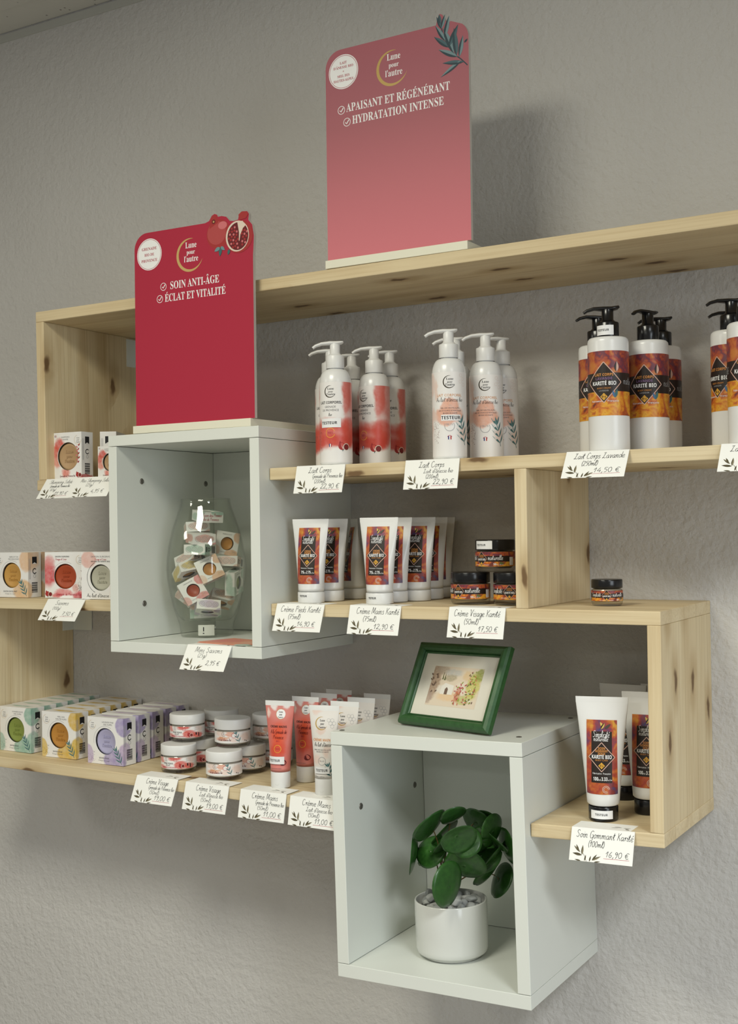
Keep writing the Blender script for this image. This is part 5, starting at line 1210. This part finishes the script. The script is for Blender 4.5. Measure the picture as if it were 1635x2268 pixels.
prof = [(0, 0), (0, -.0075), (.0020, -.0115), (.0060, -.0140), (.0100, -.0135), (.0125, -.0110), (.0135, -.0075), (.0150, -.0085), (bw, -.0065), (bw, 0)]
b = MB(); V = []
for (ix, iz, sx, sz) in ((0, 0, 1, 1), (FWd, 0, -1, 1), (FWd, FH, -1, -1), (0, FH, 1, -1)):
    V += [(ix + sx * a, y, iz + sz * a) for a, y in prof]
n = len(prof)
b.add(V, [(c * n + i, ((c + 1) % 4) * n + i, ((c + 1) % 4) * n + (i + 1) % n, c * n + (i + 1) % n) for c in range(4) for i in range(n)], GF)
b.build('frame', t)
b = MB(); b.box(bw - .002, FWd - bw + .002, -.0050, -.0042, bw - .002, FH - bw + .002, mat('ivory_mat_board', (.70, .67, .58), .7)); b.build('mat_board', t)
b = MB(); b.box(.001, FWd - .001, -.0040, -.0005, .001, FH - .001, mat('frame_backing', (.20, .13, .07), .8)); bk = b.build('backing', t)
pw, ph, px0, pz0 = .0985, .0600, .0405, .0320
M_PIC = watercolor('watercolour_picture', (.70, .60, .47), [(.05, .60, .16, .55, (.36, .24, .16), .4), (.20, .90, .16, .14, (.42, .34, .26), .5), (.42, .85, .22, .14, (.50, .50, .48), .5), (.38, .72, .14, .12, (.38, .33, .22), .5), (.40, .25, .26, .16, (.74, .52, .30), .5), (.30, .42, .18, .14, (.74, .70, .62), .4), (.62, .45, .12, .22, (.74, .66, .54), .4),
   (.86, .55, .16, .42, (.52, .50, .10), .35), (.95, .85, .10, .2, (.30, .34, .06), .4), (.72, .20, .16, .14, (.48, .48, .16), .4), (.60, .30, .07, .22, (.55, .22, .12), .4), (.70, .80, .10, .16, (.68, .50, .28), .5), (.02, .2, .10, .2, (.40, .30, .24), .4)], 9, .06, .6, .45)
b = MB(); b.add([(px0, -.00515, pz0), (px0 + pw, -.00515, pz0), (px0 + pw, -.00515, pz0 + ph), (px0, -.00515, pz0 + ph)], [(0, 1, 2, 3)], M_PIC, [(0, 0), (1, 0), (1, 1), (0, 1)])
pc = b.build('picture', t)
d = Dec(); rnd = random.Random(12); GR = [mat('paint_green', (.30, .36, .05), .6), mat('paint_dark_green', (.09, .11, .03), .6), mat('paint_rose', (.48, .08, .09), .6), mat('paint_coral', (.58, .20, .10), .6), mat('paint_white', (.76, .73, .66), .6), mat('paint_umber', (.16, .10, .07), .6)]
d.poly([(px0 + .024, pz0 + .018), (px0 + .024, pz0 + .030), (px0 + .030, pz0 + .035), (px0 + .048, pz0 + .032), (px0 + .048, pz0 + .018)], GR[4]); d.up().poly([(px0 + .032, pz0 + .018), (px0 + .032, pz0 + .026), (px0 + .035, pz0 + .029), (px0 + .038, pz0 + .026), (px0 + .038, pz0 + .018)], GR[5])
d.poly([(px0 + .021, pz0 + .040), (px0 + .022, pz0 + .052), (px0 + .0235, pz0 + .040)], GR[1]); d.poly([(px0 + .025, pz0 + .039), (px0 + .0262, pz0 + .050), (px0 + .0278, pz0 + .039)], GR[1])
d.up()
for i in range(95):
    k = rnd.random(); x, z = (rnd.uniform(.074, .092), rnd.uniform(.004, .053)) if k < .55 else (rnd.gauss(.061, .004), rnd.uniform(.003, .036))
    m_ = GR[rnd.choice((0, 0, 1, 2, 3, 4, 5))] if k < .55 else GR[rnd.choice((2, 3, 2, 0))]
    d.leaf(px0 + x, pz0 + z, rnd.uniform(0, 6.28), rnd.uniform(.0025, .006), rnd.uniform(.0012, .0022), m_, 4)
    if i % 20 == 0: d.up()
for i in range(12): d.leaf(px0 + rnd.uniform(.001, .013), pz0 + rnd.uniform(.02, .053), rnd.uniform(0, 6.28), .005, .002, GR[5], 4)
d.build('brushwork', f_front(-.00515), pc)
b = MB(); b.box(-.012, .012, -.0022, 0, 0, .0835, mat('frame_backing', (.20, .13, .07), .8)); st_ = b.build('easel_leg', t, bevel=.0004)
st_.location = (FWd / 2, .001, .088); st_.rotation_euler = (R(-132), 0, 0)

# ================================================================== potted plant
PX, PY = .1551, -.1514; _, _, PZ = b2(PX, PY, .0004, top=False)
t = thing('potted_plant', (PX, PY, PZ), 'artificial round-leaved green plant in a white pot inside the lower white cube', 'plant'); t.rotation_euler = (0, -.0234, 0)
POT = mat('white_glazed_ceramic', (.62, .63, .60), .16, .6)
b = MB(); b.lathe([(.0001, .0008), (.0415, 0), (.0440, .0015), (.0452, .0042), (.0500, .0060), (.0518, .0085), (.0526, .014), (.0530, .040), (.0530, .0790), (.0524, .0805), (.0512, .0808), (.0504, .0795), (.0502, .060), (.0001, .060)], POT, 72); b.build('pot', t)
b = MB(); b.lathe([(.0001, .0665), (.030, .066), (.0500, .0655)], mat('dark_soil', (.05, .04, .03), .9), 40); b.build('soil', t)
def leafmat():
    m, nt, bs = newmat('waxy_green_leaf'); uv = nd(nt, 'ShaderNodeTexCoord').outputs['UV']; n = noise(nt, uv, 4.0, 3).outputs[0]
    oi = nd(nt, 'ShaderNodeObjectInfo'); c = ramp(nt, n, [(.3, (.018, .075, .012)), (.7, (.040, .135, .022))])
    c = mix(nt, math_(nt, 'MULTIPLY', oi.outputs['Random'], .55), c, (.014, .050, .012))
    nt.links.new(c, bs.inputs['Base Color']); bs.inputs['Roughness'].default_value = .30; bs.inputs['Specular IOR Level'].default_value = .45
    return m
LEAF = leafmat(); STEM = mat('brown_green_stem', (.16, .10, .03), .5)
LEAVES = [((.1462, -.1983, 1.1145), .0245, (.59, .336, .734), (.077, -.928, .363)), ((.1723, -.1773, 1.1282), .0167, (.769, .446, .458), (.108, -.797, .594)), ((.1781, -.1157, 1.1083), .0214, (.479, .295, -.827), (.859, -.349, .374)),
 ((.2171, -.139, 1.1039), .0206, (.167, .084, .982), (-.179, -.977, .114)), ((.2239, -.1114, 1.0772), .024, (.249, .161, -.955), (.77, -.631, .095)), ((.1897, -.2017, 1.1085), .022, (.788, .458, .411), (-.023, -.645, .763)),
 ((.193, -.1821, 1.0964), .0187, (.716, .413, .563), (-.691, .305, .656)), ((.1863, -.1739, 1.0593), .0251, (.773, .462, -.434), (.609, -.349, .713)), ((.1963, -.1391, 1.0691), .0236, (.837, .489, .246), (-.513, .543, .664)),
 ((.1848, -.2151, 1.0415), .0267, (.048, .013, .999), (-.226, -.974, .024)), ((.1281, -.1677, 1.0732), .0211, (.671, .386, .633), (-.731, .485, .48)), ((.1148, -.1871, 1.0697), .0248, (.093, .04, .995), (.309, -.951, .009)),
 ((.2039, -.1226, 1.0406), .0256, (.544, .309, .78), (.129, -.95, .286)), ((.2029, -.0939, 1.0217), .0221, (.42, .234, .877), (-.724, .67, .168)), ((.1844, -.1003, 1.109), .0176, (.737, .442, -.511), (.675, -.436, .595)),
 ((.1600, -.1650, 1.0850), .0230, (.70, .40, .59), (.30, -.83, .46)), ((.2080, -.1300, 1.0880), .0220, (.60, .35, -.72), (.40, -.80, .40)), ((.1450, -.1500, 1.0950), .0210, (.62, .35, .70), (.2, -.9, .35)),
 ((.1960, -.1560, 1.0780), .0210, (.75, .45, .40), (.2, -.80, .55)), ((.2130, -.1250, 1.0600), .0230, (.50, .30, .80), (.30, -.90, .25)), ((.1196, -.1492, 1.0529), .0168, (.816, .475, .33), (.254, -.806, .534)), ((.1859, -.1223, 1.0869), .0142, (.446, .25, .859), (-.892, .053, .448))]
inv = Matrix.Rotation(.0234, 4, 'Y') @ Matrix.Translation((-PX, -PY, -PZ))
for li, (c, ra, U, W_) in enumerate(LEAVES):
    ra *= 1.24
    C_ = inv @ Vector(c); U = (inv.to_3x3() @ Vector(U)).normalized(); W_ = (inv.to_3x3() @ Vector(W_)); W_ = (W_ - U * W_.dot(U)).normalized(); N = U.cross(W_)
    if N.dot(Vector((.5, -.86, 0))) < 0: N = -N
    b = MB(); nr, na = 6, 36; V = []; uv = []
    deep = .16 + .05 * math.sin(li * 2.1) if li != 5 else -.22
    for j in range(nr + 1):
        q = j / nr
        for i in range(na):
            a = 2 * PI * i / na; rr = ra * q * (1 + .06 * math.cos(a) - .05 * math.exp(-((a - PI) / .18) ** 2))
            hgt = -deep * ra * q * q + .05 * ra * math.sin(2 * a + li) * q * q + (.06 * ra * math.exp(-(q / .18) ** 2) * -1)
            V.append(C_ + U * (rr * math.cos(a)) * 1.0 + W_ * (rr * .96 * math.sin(a)) + N * hgt); uv.append((li * 3.1 + q * math.cos(a), q * math.sin(a)))
    b.add(V, [(j * na + i, j * na + (i + 1) % na, (j + 1) * na + (i + 1) % na, (j + 1) * na + i) for j in range(nr) for i in range(na)], LEAF, uv, True)
    lf = b.build('leaf', t); so = lf.modifiers.new('thick', 'SOLIDIFY'); so.thickness = .0004; so.offset = -1
    # petiole from the pot up to the middle of the leaf
    if li == 11: continue
    a = li * 2.4; P0 = Vector((-.012 + .006 * math.cos(a), .004 + .006 * math.sin(a), .066)); P3 = C_ - N * (.06 * ra + .0016)
    P1 = P0 + Vector((0, 0, .055)); P2 = P3 * .78 + P0 * .22 + Vector((0, .012, .030)) - N * .008
    pts = []
    for k in range(13):
        q = k / 12; pts.append(P0 * (1 - q) ** 3 + P1 * 3 * q * (1 - q) ** 2 + P2 * 3 * q * q * (1 - q) + P3 * q ** 3)
    b = MB(); rings = []
    for k, p in enumerate(pts):
        tg = (pts[min(k + 1, 12)] - pts[max(k - 1, 0)]).normalized(); s1 = tg.orthogonal().normalized(); s2 = tg.cross(s1); r_ = .0011 - .0004 * k / 12
        rings.append([tuple(p + s1 * r_ * math.cos(2 * PI * i / 8) + s2 * r_ * math.sin(2 * PI * i / 8)) for i in range(8)])
    b.loft(rings, STEM); b.build('stem', t)
def stone_mat():
    m, nt, bs = newmat('grey_pebble'); tc = nd(nt, 'ShaderNodeTexCoord').outputs['Object']; n = noise(nt, tc, 130.0, 4).outputs[0]; oi = nd(nt, 'ShaderNodeObjectInfo')
    c = ramp(nt, n, [(.3, (.26, .27, .26)), (.7, (.50, .51, .49))]); nt.links.new(mix(nt, math_(nt, 'MULTIPLY', oi.outputs['Random'], .5), c, (.16, .18, .19)), bs.inputs['Base Color']); bs.inputs['Roughness'].default_value = .75
    return m
STONE = stone_mat(); PEB = []
for k in range(5):
    bm = bmesh.new(); bmesh.ops.create_icosphere(bm, subdivisions=3, radius=1.0); rnd = random.Random(k + 30)
    dirs = [(Vector((rnd.gauss(0, 1), rnd.gauss(0, 1), rnd.gauss(0, 1))).normalized(), rnd.uniform(.50, .80)) for _ in range(11)]
    for v in bm.verts:
        for dd, cut in dirs:
            e = v.co.dot(dd) - cut
            if e > 0: v.co -= dd * e * .85
    me = bpy.data.meshes.new('pebble'); bm.to_mesh(me); bm.free(); me.materials.append(STONE)
    for p in me.polygons: p.use_smooth = True
    PEB.append(me)
k = 0; rnd = random.Random(21)
def pebble(x, y, z, s_):
    global k
    o = bpy.data.objects.new('pebble', PEB[k % 5]); COL.objects.link(o); k += 1
    o.location = (PX + x, PY + y, PZ + z + .0234 * x); o.scale = (s_ * rnd.uniform(1.0, 1.25), s_ * rnd.uniform(.85, 1.0), s_ * rnd.uniform(.70, .85)); o.rotation_euler = (rnd.uniform(-.3, .3), rnd.uniform(-.3, .3), rnd.uniform(0, 6))
    tag(o, 'small grey pebble filling the white plant pot', 'pebble', 'grey pebbles in the plant pot')
for i in range(15):
    a = i * 2 * PI / 15 + .1; pebble(.0372 * math.cos(a), .0372 * math.sin(a), .0745 + .002 * (i % 2), .0076 + .0010 * (i % 3))
for i in range(10):
    a = i * 2 * PI / 10 + .4
    if math.hypot(.0250 * math.cos(a) + .012, .0250 * math.sin(a) - .004) > .014: pebble(.0252 * math.cos(a), .0252 * math.sin(a), .0745 + .002 * (i % 2), .0092 + .0010 * (i % 2))
for i in range(3): pebble(.0100 * math.cos(i * 2.1 - .6), .0100 * math.sin(i * 2.1 - .6), .0745, .0088)
pebble(-.032, .016, .0865, .0092); pebble(-.035, -.006, .0860, .0082); pebble(-.016, .032, .0860, .0080); pebble(.020, -.024, .0850, .0085); pebble(.033, -.004, .0845, .0082); pebble(-.022, -.024, .0850, .0078)
